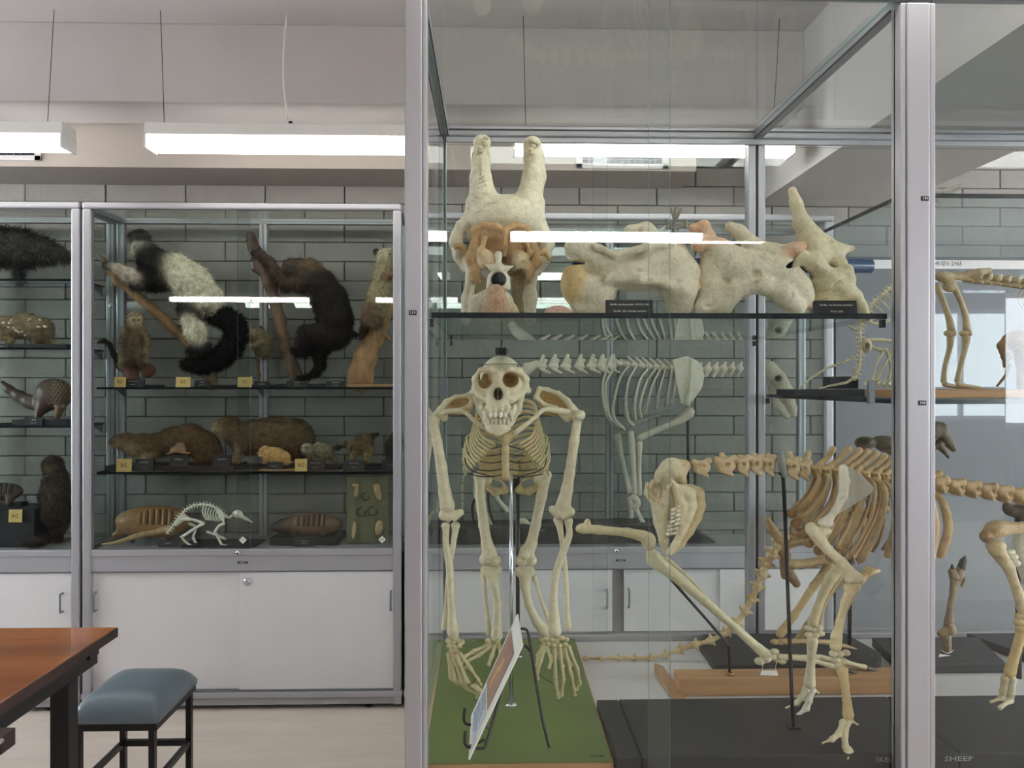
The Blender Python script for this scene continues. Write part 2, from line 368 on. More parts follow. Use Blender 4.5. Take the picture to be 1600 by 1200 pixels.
# back wall: recessed mortar body and proud painted blocks
wb = struct(B('wall_back', 'mortar', XL-.2, XR+.2, YW+.012, YW+.2, 0, ZC))
BW = .400; BH = .0985
g = MB().box(-BW/2+.003, BW/2-.003, 0, .03, -BH/2+.0022, BH/2-.0022).build('brick', 'brick', wb, bevel=.004)
g.location = (0, YW-.006, 1.5); first = True
z0 = Z(290, YW)
for r in range(20):
    z = z0-BH*(r+.5)+BH*1; xo = (X(258/2.5, YW)) % BW + (BW/2 if r % 2 else 0)
    for c in range(-9, 9):
        xc = xo+c*BW+BW/2
        if xc < -3.1: continue
        if xc > 1.9 and (r > 4): continue
        if xc > 3.2: continue
        if first: o = g; first = False
        else: o = g.copy(); C.objects.link(o); o.parent = wb
        o.location = (xc+random.uniform(-.0015, .0015), YW-.006+random.uniform(-.002, .002), z)
# plain blocks are painted over above the bulkhead line: the pale upper courses on the right
for r in range(3):
    z = z0+BH*(r+.5)+BH
    for c in range(0, 12):
        xc = xo+c*BW+(BW/2 if r % 2 == 0 else 0)
        if 1.2 < xc < 3.4:
            o = g.copy(); C.objects.link(o); o.parent = wb; o.location = (xc, YW-.006, z)
# bulkhead carrying the air duct
xd = X(1088, 3.73)
duct = struct(B('trim_1', 'bulk', XL, xd, 3.73, YW-.006, Z(262, 3.73, 300), ZC)); 
beam = struct(B('trim_2', 'ceil', XL, 1.36, 3.41, 3.70, Z(160, 3.41, 350), ZC, bevel=.004))
beam2 = struct(B('trim_3', 'ceil', 1.36, 2.07, YB, YW-.006, 2.39, ZC))
# wall board to the right of the cabinets
struct(B('trim_4', 'panel', X(1306, 4.0), XR, 4.0, 4.06, 0, Z(404, 4.0)))
struct(B('trim_5', 'white', X(1306, 4.0), XR, 3.985, 3.999, Z(418, 4.0), Z(404, 4.0)))
for k, px in enumerate((1342, 1359)):
    pass
# vents in the bulkhead
def vent(px0, px1, py0, py1, label):
    Y = 3.73; x0, x1, z1, z0 = X(px0, Y), X(px1, Y), Z(py0, Y), Z(py1, Y)
    t = thing('air_vent', label, 'vent', ((x0+x1)/2, Y, z0), 'grilles in the bulkhead')
    b = .03
    MB().box(x0, x1, Y-.012, Y-.001, z0, z0+b*.8).box(x0, x1, Y-.012, Y-.001, z1-b*.8, z1).box(x0, x0+b, Y-.012, Y-.001, z0, z1).box(x1-b, x1, Y-.012, Y-.001, z0, z1).build('frame', 'white', t, bevel=.002)
    B('backing', mat('vent_dark', (52, 52, 84), .6), x0+b, x1-b, Y-.003, Y-.001, z0+.02, z1-.02, t)
    for i in range(3):
        zz = z0+.024+(z1-z0-.048)*(i+.5)/3; B('slat', 'alud', x0+b, x1-b, Y-.011, Y-.004, zz-.002, zz+.002, t)
    n = int((x1-x0-2*b)/.03)
    for i in range(1, n): xx = x0+b+i*(x1-x0-2*b)/n; B('louvre', 'alud', xx-.002, xx+.002, Y-.010, Y-.005, z0+.024, z1-.024, t)
vent(-75, 66, 196, 257, 'white framed air grille in the bulkhead behind the left-end tube light')
vent(900, 1044, 206, 263, 'white framed air grille in the bulkhead above the giraffe neck bones')
# tube lights
def lamp(x0, x1, yf, m, label, wires=(), zt=None, cable=None):
    zt = zt or Z(192, 3.27, 400); zb = zt-.104; d = .11
    t = thing('tube_light', label, 'light', ((x0+x1)/2, yf, zt), 'suspended tube lights')
    B('housing', 'lampm', x0, x1, yf, yf+d, zt-.049, zt, t, bevel=.003)
    for xx in (x0, x1-.008): B('end_cap', 'lampm', xx, xx+.008, yf-.002, yf+d+.002, zb, zt-.050, t)
    MB().box(x0+.009, x1-.009, yf+.002, yf+d-.002, zb+.004, zt-.051).build('diffuser', m, t, bevel=.01)
    for wx, ww in wires:
        MB().cyl((ww, yf+.03, ZC), (wx, yf+.03, zt), .0016, seg=6).build('wire', 'wire', t)
    if cable:
        MB().tube([(cable, yf+.04, ZC, .004), (cable-.012, yf+.04, ZC-.15, .004), (cable-.012, yf+.04, ZC-.3, .004), (cable+.004, yf+.04, ZC-.42, .004), (cable+.016, yf+.04, zt+.015, .004)], 8).build('cable', 'lampm', t, True)
        MB().cyl((cable+.016, yf+.04, zt+.02), (cable+.016, yf+.04, zt), .008).build('cable_gland', 'groove', t)
YL = 3.27
lamp(X(-345, YL), X(97, YL), YL, 'glow', 'white suspended tube light at the left end of the row over the cabinets', [(X(68, YL), X(78, YL))])
lamp(X(225, YL), X(668, YL), YL, 'glow', 'white suspended tube light hanging over the tall taxidermy cabinet', [(X(252, YL), X(246, YL))], cable=X(444, YL))
lamp(X(802, YL), X(1245, YL), YL, 'glow', 'white suspended tube light seen through the glass above the giraffe skull', [(X(822, YL), X(818, YL)), (X(1212, YL), X(1222, YL))])
for a, b, yy, lb in ((-3.58, -2.02, -1.8, 'long white tube light behind the viewer at the far left'), (-1.3, -.27, -1.8, 'short white tube light behind the viewer, second from the left'), (.117, 1.79, -1.8, 'long white tube light straight behind the viewer'),
                    (3.7, 5.3, -1.8, 'unseen white tube light added behind the viewer over the right of the room'), (3.7, 5.3, .4, 'unseen white tube light added over the right of the room, level with the viewer'), (3.7, 5.3, 2.4, 'unseen white tube light added over the right of the room near the block wall'),  # lamps over the right are added fill, kept out of the reflections
                    (-.1, 1.5, 1.51, 'unseen white tube light added overhead just in front of the display case'), (1.8, 3.4, 1.51, 'unseen white tube light added overhead at the right end of the display case')):  # overhead pair added out of view to light the bones from above
    lamp(a, b, yy, 'glow_added' if yy == 1.51 else 'glow2', lb, zt=2.60 if yy == 1.51 else 2.49)

# ---------------------------------------------------------------- glass fronted cabinets
def plate(parent, x, y, z, w_=.045, h_=.009, t='CABINET'):
    q = B('name_plate', 'black', x-w_/2, x+w_/2, y-.002, y, z-h_/2, z+h_/2, parent)
    tx = text(t, 0, 0, 0, h_*.8, None); tx.parent = q; w0 = Vector(parent['_w']); tx.location = Vector((x, y-.0025, z))-w0
def lock(parent, x, y, z, r=.012):
    o = MB().cyl((x, y, z), (x, y-.008, z), r).build('lock', 'chrome', parent, True)
    MB().cyl((x, y-.0082, z), (x, y-.0092, z), r*.45).build('keyhole', 'groove', o, off=parent['_w'])
def handle(parent, x, y, z0, z1):
    MB().tube([(x, y, z1, .0045), (x, y-.022, z1, .0045), (x, y-.025, z1-.008, .0045), (x, y-.025, z0+.008, .0045), (x, y-.022, z0, .0045), (x, y, z0, .0045)], 8, 2).build('handle', 'alud', parent, True, off=W0)
W0 = None
def cabinet(x0, x1, top, shelves, doors, label, mid=True, right=True):
    """x0,x1 world; front plane y=3.60, back y=3.96"""
    global W0
    yf, yb = 3.60, 3.96; zb = Z(890, yf); zg = Z(856, yf); w_ = .038; xm = (x0+x1)/2
    t = thing('display_cabinet', label, 'cabinet', (xm, yb, 0), 'glass fronted cabinets against the block wall'); W0 = t['_w']
    for xx in (x0, x1-w_):
        MB().box(xx, xx+w_, yf, yf+w_, .02, top-.03).build('post', 'alu', t, bevel=.006)
        MB().box(xx, xx+w_, yb-w_, yb, .02, top-.03).build('post', 'alu', t, bevel=.006)
    MB().box(xm-.018, xm-.002, yb-w_, yb, zg, top-.03).box(xm+.002, xm+.018, yb-w_, yb, zg, top-.03).build('rear_post', 'alu', t)
    MB().box(x0, x1, yf-.002, yf+.035, top-.03, top).build('top_rail', 'alu', t, bevel=.008)
    MB().box(x0, x1, yb-.03, yb, top-.03, top).build('top_rail', 'alu', t, bevel=.004)
    for xx in (x0, x1-.03): MB().box(xx, xx+.03, yf+.036, yb-.031, top-.03, top).build('top_rail', 'alu', t, bevel=.004)
    B('rail', 'alu', x0+w_, x1-w_, yf+.001, yf+.036, zg-.03, zg-.001, t, bevel=.003)
    B('apron', 'alu', x0+w_, x1-w_, yf+.006, yf+.03, zb, zg-.031, t)
    B('deck', 'alud', x0+.002, x1-.002, yf+.037, yb-.001, zg-.06, zg-.035, t)
    B('deck_liner', 'plinth', x0+.04, x1-.04, yf+.038, yb-.04, zg-.034, zg-.004, t)
    o = (x1-x0)/2+.03
    yA = yf+.012
    pane('glass_door', 'cabglass', x0+w_, xm+.03, yA, yA+.005, zg, top-.032, t)
    pane('glass_door', 'cabglass', xm-.03, x1-w_, yA+.012, yA+.017, zg, top-.032, t)
    for xx in (x0+.012, x1-.018): pane('side_glass', 'glass', xx, xx+.005, yf+.04, yb-.04, zg, top-.032, t)
    pane('back_glass', 'glass', x0+w_, x1-w_, yb-.02, yb-.015, zg, top-.032, t)
    pane('top_glass', 'glass', x0+.031, x1-.031, yf+.036, yb-.031, top-.02, top-.015, t)
    for z in shelves:
        s_ = pane('glass_shelf', 'shelf', x0+.04, x1-.04, yf+.05, yb-.045, z-.010, z, t, 'gedged')
        for xx in (x0+.045, xm, x1-.055):
            MB().prism([(xx, yb-.04, z-.011), (xx, yb-.14, z-.011), (xx, yb-.04, z-.05)], (.004, 0, 0)).build('shelf_bracket', 'alud', t)
    lock(t, xm-.02, yf, zg-.016, .009); plate(t, xm, yf+.004, Z(877, yf))
    # lower doors
    zd0 = Z(1075, yf); 
    B('carcass', 'plinth', x0+.006, x1-.006, yf+.045, yb-.002, zd0-.03, zg-.061, t)
    MB().box(x0+w_, x1-w_, yf+.004, yf+.03, zb-.006, zb-.0005).box(x0+w_, x1-w_, yf+.004, yf+.03, zd0-.008, zd0-.001).build('door_track', 'alud', t)
    B('bottom_rail', 'alu', x0-.004, x1+.004, yf-.004, yb, zd0-.035, zd0-.009, t, bevel=.003)
    B('plinth', 'plinth', x0+.01, x1-.02, yf+.01, yb-.01, .022, zd0-.036, t)
    for xx in (x0+.08, x1-.15): MB().cyl((xx, yf+.04, 0), (xx, yf+.04, .022), .016).build('foot', 'groove', t)
    for i, (a, b, hx, lk) in enumerate(doors):
        dy = yf+.008 + (.012 if i % 2 == 0 else 0)
        d = B('door', 'white', a, b, dy, dy+.010, zd0, zb-.007, t, bevel=.001)
        if hx: handle(d, hx, dy, Z(951, yf), Z(923, yf))
        if lk: lock2(d, a+.035, dy, Z(907, yf))
    return t
def lock2(d, x, y, z):
    MB().cyl((x, y, z), (x, y-.006, z), .016, .014, 16).build('lock', 'chrome', d, True, off=W0)
YF = 3.60; TOP = Z(319, YF)
u1 = cabinet(X(-375, YF), X(124, YF), TOP, [Z(438, 3.65), Z(544, 3.65), Z(664, 3.65)], [(X(-350, YF), X(-120, YF), X(-335, YF), 0), (X(-128, YF), X(110, YF), X(97, YF), 1)], 'tall glass fronted cabinet at the far left with spotted animal, white lower doors')
u2 = cabinet(X(128, YF), X(627, YF), TOP, [Z(605, 3.65), Z(736, 3.65)], [(X(140, YF), X(380, YF), X(147, YF), 0), (X(373, YF), X(621, YF), X(611, YF), 1)], 'tall glass fronted cabinet holding the black and white lemur, white lower doors')
u3 = cabinet(X(632, YF), X(1303, YF), Z(332, YF), [], [(X(646, YF), X(800, YF), 0, 0), (X(794, YF), X(957, YF), X(948, YF), 0), (X(976, YF), X(1130, YF), X(983, YF), 0), (X(1126, YF), X(1290, YF), X(1170, YF), 0)], 'wide glass fronted cabinet behind the display case with white skeleton and grey double doors')

# ---------------------------------------------------------------- large display case
CF, CB = 1.66, 2.60; CT = 2.32; CZ = .625
xl = X(668, CF); xr = X(1409, CF)
case = thing('display_case', 'large aluminium framed glass display case holding the ape and sheep skeletons', 'display case', (.4, CF, 0))
W0 = case['_w']
zb0 = CZ-.05
pl0, pl1 = X(632, CF), X(667, CF); pr0, pr1 = X(1409, CF), X(1463, CF)
def post(a, b, y0, y1, z0=.05, z1=CT-.04, lip=0):
    o = B('post', 'alu', a, b, y0, y1, z0, z1, case, bevel=.003)
    for q in ((a+(b-a)*.22, a+(b-a)*.78) if lip else ()):
        B('groove', 'groove', q-.0006, q+.0006, y0-.0004, y0+.001, z0, z1, case)
    return o
MB().box(pl0, pl1-.010, CF, CF+.045, .05, CT-.04).build('post', 'alu', case, bevel=.003)
MB().box(pl1-.0095, pl1, CF+.004, CF+.045, .05, CT-.04).build('post_lip', 'alu', case, bevel=.002)
MB().box(pr0+.012, pr1-.013, CF, CF+.045, .05, CT-.04).build('post', 'alu', case, bevel=.003)
for a, b in ((pr0, pr0+.011), (pr1-.0125, pr1)): MB().box(a, b, CF+.003, CF+.045, .05, CT-.04).build('post_lip', 'alu', case, bevel=.002)
bl0, bl1 = X(676, CB), X(697, CB); br0, br1 = X(1170, CB), X(1196, CB)
for a, b in ((bl0, bl1), (br0, br1)):
    m_ = (a+b)/2
    MB().box(a, m_-.004, CB, CB+.045, .05, CT-.04).build('post', 'alu', case, bevel=.003)
    MB().box(m_+.004, b, CB, CB+.045, .05, CT-.04).build('post', 'alu', case, bevel=.003)
    B('groove', 'groove', m_-.004, m_+.004, CB+.006, CB+.045, .05, CT-.04, case)
xE = 2.35      # right end of the second bay
MB().box(xE, xE+.05, CF, CF+.045, .05, CT-.04).build('post', 'alu', case, bevel=.003)
MB().box(xE, xE+.05, CB, CB+.045, .05, CT-.04).build('post', 'alu', case, bevel=.003)
# rails top and bottom
def rails(y0, y1, z0, z1):
    B('rail', 'alu', pl0, xE+.05, y0, y1, z0, z1, case, bevel=.004)
zt0 = CT-.04
rails(CF, CF+.045, zt0+.018, CT); rails(CF, CF+.045, CZ-.06, CZ-.012)
B('rail', 'alu', pl0, xE+.05, CB, CB+.045, zt0, CT, case, bevel=.006); B('rail_lip', 'groove', bl1, xE, CB-.002, CB+.004, zt0-.004, zt0, case)
B('rail', 'alu', bl1, xE+.05, CB-.012, CB, zt0-.022, zt0-.004, case, bevel=.002)
B('rail', 'alu', bl1, xE+.05, CB-.004, CB+.04, CZ-.01, CZ+.02, case, bevel=.002)
for a, b in ((pl1-.035, pl1-.004), (pr0+.0, pr0+.03), (xE, xE+.04)):
    MB().box(a, b, CF+.045, CB, zt0+.004, CT).build('rail', 'alu', case, bevel=.004)
    B('rail_lip', 'groove', b-.003 if a < 0 else a-.002, b if a < 0 else a, CF+.045, CB, zt0, zt0+.004, case)
MB().box(pl1-.045, pl1-.003, CF+.045, CB, CZ-.03, CZ-.005).build('rail', 'alu', case, bevel=.003)
deck = B('deck', 'white', pl1-.04, xE+.03, CF+.046, CB-.005, CZ-.025, CZ, case)
B('base_body', 'white', pl0+.01, xE+.04, CF+.05, CB, .1, CZ-.062, case)
B('plinth', 'plinth', pl0+.03, xE+.02, CF+.08, CB-.03, 0, .1, case)
# sliding panes front and back
gz0, gz1 = CZ-.01, zt0+.017
pane('glass_door', 'glass', xl, X(1050, CF), CF+.016, CF+.021, gz0, gz1, case); pane('glass_door', 'glass', X(1018, CF), xr, CF+.028, CF+.033, gz0, gz1, case)
pane('glass_door', 'glass', pr1, 1.62, CF+.016, CF+.021, gz0, gz1, case); pane('glass_door', 'glass', 1.58, xE, CF+.028, CF+.033, gz0, gz1, case)
pane('rear_glass', 'glass', bl1, X(950, CB), CB+.014, CB+.019, CZ+.02, zt0-.022, case); pane('rear_glass', 'glass', X(928, CB), br0, CB+.026, CB+.031, CZ+.02, zt0-.022, case)
pane('rear_glass', 'glass', br1, xE, CB+.016, CB+.021, CZ+.02, zt0-.022, case)
pane('side_glass', 'glass', pl1-.018, pl1-.013, CF+.046, CB, CZ-.004, zt0+.003, case)
pane('side_glass', 'glass', xE+.02, xE+.025, CF+.046, CB, CZ-.004, zt0+.003, case)
pane('top_glass', 'glass', pl1-.003, pr0-.001, CF+.046, CB, CT-.02, CT-.014, case); pane('top_glass', 'glass', pr0+.031, xE, CF+.046, CB, CT-.02, CT-.014, case)
# shelves
SH = Z(489, CF+.06)
pane('glass_shelf', 'shelf', xl+.004, xr-.006, CF+.05, CB-.06, SH-.012, SH, case, 'gedged')
SH2 = Z(306, CF+.08, 1500); SH3 = Z(624, CF+.08, 1500)
pane('glass_shelf', 'shelf', pr0+.034, xE-.01, CF+.06, CB-.02, SH2-.010, SH2, case, 'gedged')
pane('glass_shelf', 'shelf', pr0+.034, xE-.01, CF+.06, CB-.02, SH3-.010, SH3, case, 'gedged')
for x, z in ((xr-.012, SH-.03), (xl, SH-.03)):
    B('shelf_clip', 'groove', x, x+.008, CF+.06, CF+.075, z, z+.017, case)
    B('shelf_clip', 'groove', x, x+.008, CB-.03, CB-.015, z, z+.017, case)
B('shelf_clip', 'groove', br1-.006, br1+.006, CB-.012, CB-.006, SH2-.03, SH2-.012, case); B('shelf_clip', 'groove', br1-.002, br1+.010, CB-.014, CB-.006, SH3-.03, SH3-.012, case)
B('glass_clip', 'alud', X(1371, CF), X(1380, CF), CF+.034, CF+.05, Z(632, CF), Z(594, CF), case, bevel=.002)
def num(px, py, s_):
    x, z = X(px, CF), Z(py, CF); q = B('number_plate', 'black', x-.008, x+.008, CF-.0015, CF, z-.005, z+.005, case)
    tx = text(s_, 0, 0, 0, .0085, None); tx.parent = q; tx.location = Vector((x, CF-.002, z))-Vector(W0)
num(645, 489, '139'); num(1445, 306, '140'); num(1441, 630, '140')
B('panel_handle', 'alud', X(691, CB), X(700, CB), CB-.02, CB-.006, Z(627, CB), Z(590, CB), case, bevel=.002)

# ---------------------------------------------------------------- table and stool
TZ = .90; tx1 = -.877; ty1 = 1.885
tb = thing('work_table', 'dark-edged reddish brown wooden table on a black steel frame', 'table', (-1.6, 1.5, 0))
B('tabletop', ['table'], -2.4, tx1, .75, ty1, TZ-.022, TZ, tb, bevel=.0015)
B('edge_band', 'darkwood', tx1, tx1+.003, .75, ty1, TZ-.022, TZ-.001, tb)
B('frame', 'steel', tx1-.06, tx1-.02, .8, ty1-.05, TZ-.066, TZ-.023, tb); B('frame', 'steel', -2.35, tx1-.06, ty1-.09, ty1-.05, TZ-.066, TZ-.023, tb)
for yy in (ty1-.13, .85): B('leg', 'steel', tx1-.062, tx1-.022, yy-.04, yy, 0, TZ-.067, tb, bevel=.002); B('leg', 'steel', -2.36, -2.32, yy-.04, yy, 0, TZ-.067, tb, bevel=.002)
B('bracket', 'steel', tx1-.035, tx1-.012, ty1-.10, ty1-.06, TZ-.042, TZ-.023, tb)
B('bracket', 'darkwood', X(-14, 1.38), X(13, 1.38), 1.36, 1.40, Z(1162, 1.38), Z(1136, 1.38), tb); MB().cyl((X(3, 1.36), 1.36, Z(1148, 1.36)), (X(3, 1.36), 1.353, Z(1148, 1.36)), .004).build('bolt', 'chrome', tb)
# stool
yf, yb = 2.45, 2.78; zs = .445; x0, x1 = X(108, yf), X(246, yf)
st = thing('padded_stool', 'black steel stool with a worn grey-blue vinyl seat beside the table', 'stool', ((x0+x1)/2, (yf+yb)/2, 0))
n = 17; V = []; Fq = []
for j in range(n):
    for i in range(n):
        u, v = i/(n-1)*2-1, j/(n-1)*2-1
        ux = math.copysign(abs(u)**.8, u); vx = math.copysign(abs(v)**.8, v)
        r_ = max(abs(ux), abs(vx)); hgt = .062*(1-abs(ux)**5)**.5*(1-abs(vx)**5)**.5+.012*(1-ux*ux)*(1-vx*vx)-.004*math.cos(ux*2.2)
        V.append(((x0+x1)/2+ux*(x1-x0)/2, (yf+yb)/2+vx*(yb-yf)/2, zs+max(hgt, 0)))
for j in range(n-1):
    for i in range(n-1): a = j*n+i; Fq.append((a, a+1, a+n+1, a+n))
nb = len(V); rim = [i for i in range(n)]+[j*n+n-1 for j in range(1, n)]+[(n-1)*n+i for i in range(n-2, -1, -1)]+[j*n for j in range(n-2, 0, -1)]
V += [(V[i][0], V[i][1], zs-.012) for i in rim]
for q in range(len(rim)): q2 = (q+1) % len(rim); Fq.append((rim[q], nb+q, nb+q2, rim[q2]))
Fq.append(tuple(range(nb, nb+len(rim)))[::-1])
obj('seat', V, Fq, 'vinyl', st, True)
MB().box(x0+.004, x1-.004, yf+.004, yb-.004, zs-.035, zs-.0125).build('seat_frame', 'steel', st)
for a in (x0+.012, x1-.03):
    for b in (yf+.006, yb-.028): MB().box(a, a+.018, b, b+.02, 0, zs-.036).build('leg', 'steel', st)
zr = Z(1150, yb)
for b in (yf+.01, yb-.026): B('stretcher', 'steel', x0+.031, x1-.031, b, b+.016, zr-.01, zr+.01, st)
for a in (x0+.014, x1-.028): B('stretcher', 'steel', a, a+.014, yf+.027, yb-.029, zr-.01, zr+.01, st)
# ---------------------------------------------------------------- green board, ape skeleton
GZ0 = CZ+.002; GZ = .65
gb = []
yA, yB = 1.715, 2.55
x0, x1, x2, x3 = P(661, 1193, yA).x, P(959, 1193, yA).x, P(692, 999, yB).x, P(898, 999, yB).x
gt = thing('green_board', 'green painted baseboard with pale wooden edges under the ape skeleton', 'board', ((x0+x1)/2, yA, GZ0))
MB().prism([(x0, yA, GZ0), (x1, yA, GZ0), (x3, yB, GZ0), (x2, yB, GZ0)], (0, 0, GZ-GZ0-.002)).build('core', 'wood', gt)
MB().prism([(x0+.003, yA+.003, GZ-.0018), (x1-.003, yA+.003, GZ-.0018), (x3-.002, yB, GZ-.0018), (x2+.002, yB, GZ-.0018)], (0, 0, .0018)).build('painted_top', 'green', gt)
text('XGA', x1-.032, yA+.028, GZ+.0004, .014, gt, 'ink', rot=(0, 0, 0), name='marking')
BC = (224, 215, 184); BC2 = (212, 196, 152); BO = (190, 160, 108)
ap = thing('ape_skeleton', 'cream coloured ape skeleton on all fours with bared teeth, standing on the green board', 'skeleton', (P(790, 900, 2.2).x, 2.2, GZ))
sk = Blob(2.02, k=5, cell=1.15, col=BC)
sk.ell(783, 588, .075, 34, 33, 48).chain([(742, 592, .012, 5), (752, 580, -.004, 5), (768, 577.5, -.012, 5), (780, 582, -.012, 4), (795, 577.5, -.012, 5), (811, 580, -.004, 5), (822, 592, .012, 5)])
sk.ell(781, 600, .02, 36, 24, 26).chain([(779, 585, -.008, 7), (778, 603, -.012, 6)])
sk.chain([(744, 592, .012, 5), (743, 606, .012, 5.5), (750, 616, .006, 6), (762, 622, -.005, 9)]).chain([(821, 592, .012, 5), (821, 606, .012, 5.5), (812, 616, .006, 6), (798, 622, -.005, 9)])
sk.chain([(743, 610, .015, 4), (738, 612, .05, 4), (745, 612, .1, 4)]).chain([(820, 608, .015, 4.5), (825, 610, .05, 4), (820, 608, .1, 4)])
sk.chain([(778, 618, -.012, 17), (778, 634, -.03, 17)]).ell(778, 638, -.03, 21, 11, 20)
for x, y in ((765, 636), (773, 634), (784, 634), (792, 636)): sk.chain([(x, y, -.055, 3.2), (x, y+8, -.06, 3.4)], k=2)
sk.cut(757.5, 594, -.004, 11.5, 12.5, 30, rot=8, col=(186, 152, 98)).cut(797, 593.5, -.004, 12.3, 12, 30, rot=-8, col=(186, 152, 98))  # sockets and nose tinted darker, shade painted into the bone colour
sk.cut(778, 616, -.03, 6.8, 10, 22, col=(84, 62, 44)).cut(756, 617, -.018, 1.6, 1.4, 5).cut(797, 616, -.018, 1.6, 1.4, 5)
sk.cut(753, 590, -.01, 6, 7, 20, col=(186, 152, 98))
skull = sk.build('skull', 'bone', ap, noise=.25, nfreq=60)
# skull cap seam, hooks and the black knob above
sb = MB(); prev = None
for i in range(14):
    a = math.radians(190-i*200/13); sb_ = (783+35.2*math.cos(a), 571-1.5*math.sin(a)*1.5, .075-.083*math.sin(a)*1.0)
    if prev: tubes(2.02, [prev+(.55,), sb_+(.55,)], 6, 0, mb=sb)
    prev = sb_
sb.build('cap_seam', 'wire', skull, True)
for sx, col_ in ((0, 1),): MB().tube([tuple(P(808, 571, 2.04))+(.0015,), tuple(P(813, 577, 2.035))+(.0015,), tuple(P(812, 584, 2.03))+(.0015,)], 6).build('hook', 'wire', skull, True)
for x in ():bone('orbit_wall', 2.055, [(x-5, 594, 0, 7), (x, 594, .004, 9), (x+5, 594, 0, 7)], skull, BO)
bone('nasal_septum', 2.0, [(778, 608, 0, .9), (778, 624, -.004, .9)], skull, BO, sub=0)
kn = MB(); 
for x in (777, 783, 789): tubes(2.08, [(x, 553, 0, 3.2), (x, 545, 0, 3.4)], 8, 0, mb=kn)
kn.build('head_clamp', 'black', ap, True)
# teeth
for x, w_ in ((766.5, 3.2), (773.5, 3.8), (782.5, 3.8), (789.5, 3.2)): bone('tooth', 2.02, [(x, 643, -.059, w_*.9), (x, 648, -.063, w_), (x, 651.5, -.063, w_*.85)], skull, (236, 232, 215), sub=2, flatten=.6)
for s_ in (-1, 1): bone('tooth', 2.02, [(778+s_*19, 643, -.05, 4), (778+s_*20.5, 650, -.053, 3.6), (778+s_*22.5, 659, -.053, .8)], skull, (230, 222, 196))
for i in range(4):
    for s_ in (-1, 1): bone('tooth', 2.02, [(778+s_*(23+i*1.2), 641-i*2.6, -.036+i*.012, 3), (778+s_*(24+i*1.2), 647-i*2.6, -.036+i*.012, 2.8)], skull, (232, 226, 204), sub=0)
jw = Blob(2.02, k=5, cell=1.2, col=BC)
jw.chain([(743, 616, .085, 6), (751, 640, .07, 6.5), (760, 657, .03, 7), (767, 667, -.01, 8), (778, 671, -.024, 9), (789, 667, -.01, 8), (797, 657, .03, 7), (808, 640, .07, 7), (815, 614, .085, 6)])
jw.ell(778, 664, -.028, 13, 10, 9)
jaw = jw.build('lower_jaw', 'bone', ap, noise=.25, nfreq=60)
for x in (769, 775, 781, 787): bone('tooth', 2.02, [(x, 662, -.042, 2.2), (x, 655, -.047, 2.4)], jaw, (232, 226, 204), sub=0)
for s_ in (-1, 1): bone('tooth', 2.02, [(778+s_*15, 662, -.038, 3.4), (778+s_*16.5, 648, -.045, .9)], jaw, (228, 220, 195), sub=0)
# spine
for i in range(17):
    t = i/16; y = 628+118*t; Yv = 2.13+.25*t; b_ = Blob(Yv, k=2, cell=1.3, col=BC2)
    b_.ell(792, y, 0, 8, 4.4, 7).chain([(784, y, .014, 2), (800, y, .014, 2)]).chain([(792, y, .01, 2.5), (792, y-4, .03, 1.6)])
    b_.build('vertebra', 'bonest', ap)
# ribs
for s_ in (-1, 1):
    for i in range(12):
        wd = 58+i*.9-(max(i-9, 0))*3; f_ = (i < 9); r_ = 2.5 if i else 3
        pts = [(792+s_*7, 634+i*8.6, .15+i*.014, 2.2), (792+s_*(26+i*1.6), 626+i*8.6, .155+i*.013, r_), (792+s_*(44+i*1.9 if i < 6 else wd-2), 634+i*8, .12+i*.012, r_+.2),
               (792+s_*(46+i*2.2 if i < 7 else wd), 660+i*6.6, .07+i*.012, r_+.4), (792+s_*(40+i*2.3), 680+i*5.6, .025+i*.011, r_+.4), (792+s_*(20+i*4.2), 694+i*4.6, -.005+i*.010, r_+.4)]
        if i > 9: pts = pts[:5]
        bone('rib', 2.07, pts, ap, (206+random.randint(-8, 6), 190, 142), flatten=.6, sub=5)
st_ = Blob(2.06, k=3, cell=1.1, col=(205, 186, 138))
st_.chain([(778, 678, 0, 7), (789, 683, 0, 9), (800, 678, 0, 7)]).chain([(789, 683, 0, 8), (789, 694, 0, 5.5)])
st_.build('breastbone', 'bonest', ap)
for y0_, y1_ in ((699, 707), (712, 721), (725, 733), (736, 745)):
    b_ = Blob(2.06, k=3, cell=1.1, col=(205, 188, 142)); b_.chain([(790, y0_, 0, 6), (790, y1_, 0, 6.4)]).build('breastbone', 'bonest', ap, noise=.3)
for i, (y, d) in enumerate(((697, 6), (709, 7), (721, 7), (733, 8), (742, 9))):
    for s_ in (-1, 1):
        e = (790+s_*(22+i*9), y+1-i*.5+(3 if i < 2 else 0), .01+i*.008)
        bone('costal_wire', 2.06, [(790+s_*6, y, 0, .9), (790+s_*(14+i*4), y+d*.35, .0, .9), e+(.9,)], ap, m='wire')
for s_ in (-1, 1): bone('costal_wire', 2.10, [(790+s_*64, 716, .02, 1), (790+s_*60, 730, .0, 1), (790+s_*46, 738, -.01, 1), (790+s_*20, 745, -.02, 1)], ap, m='wire')
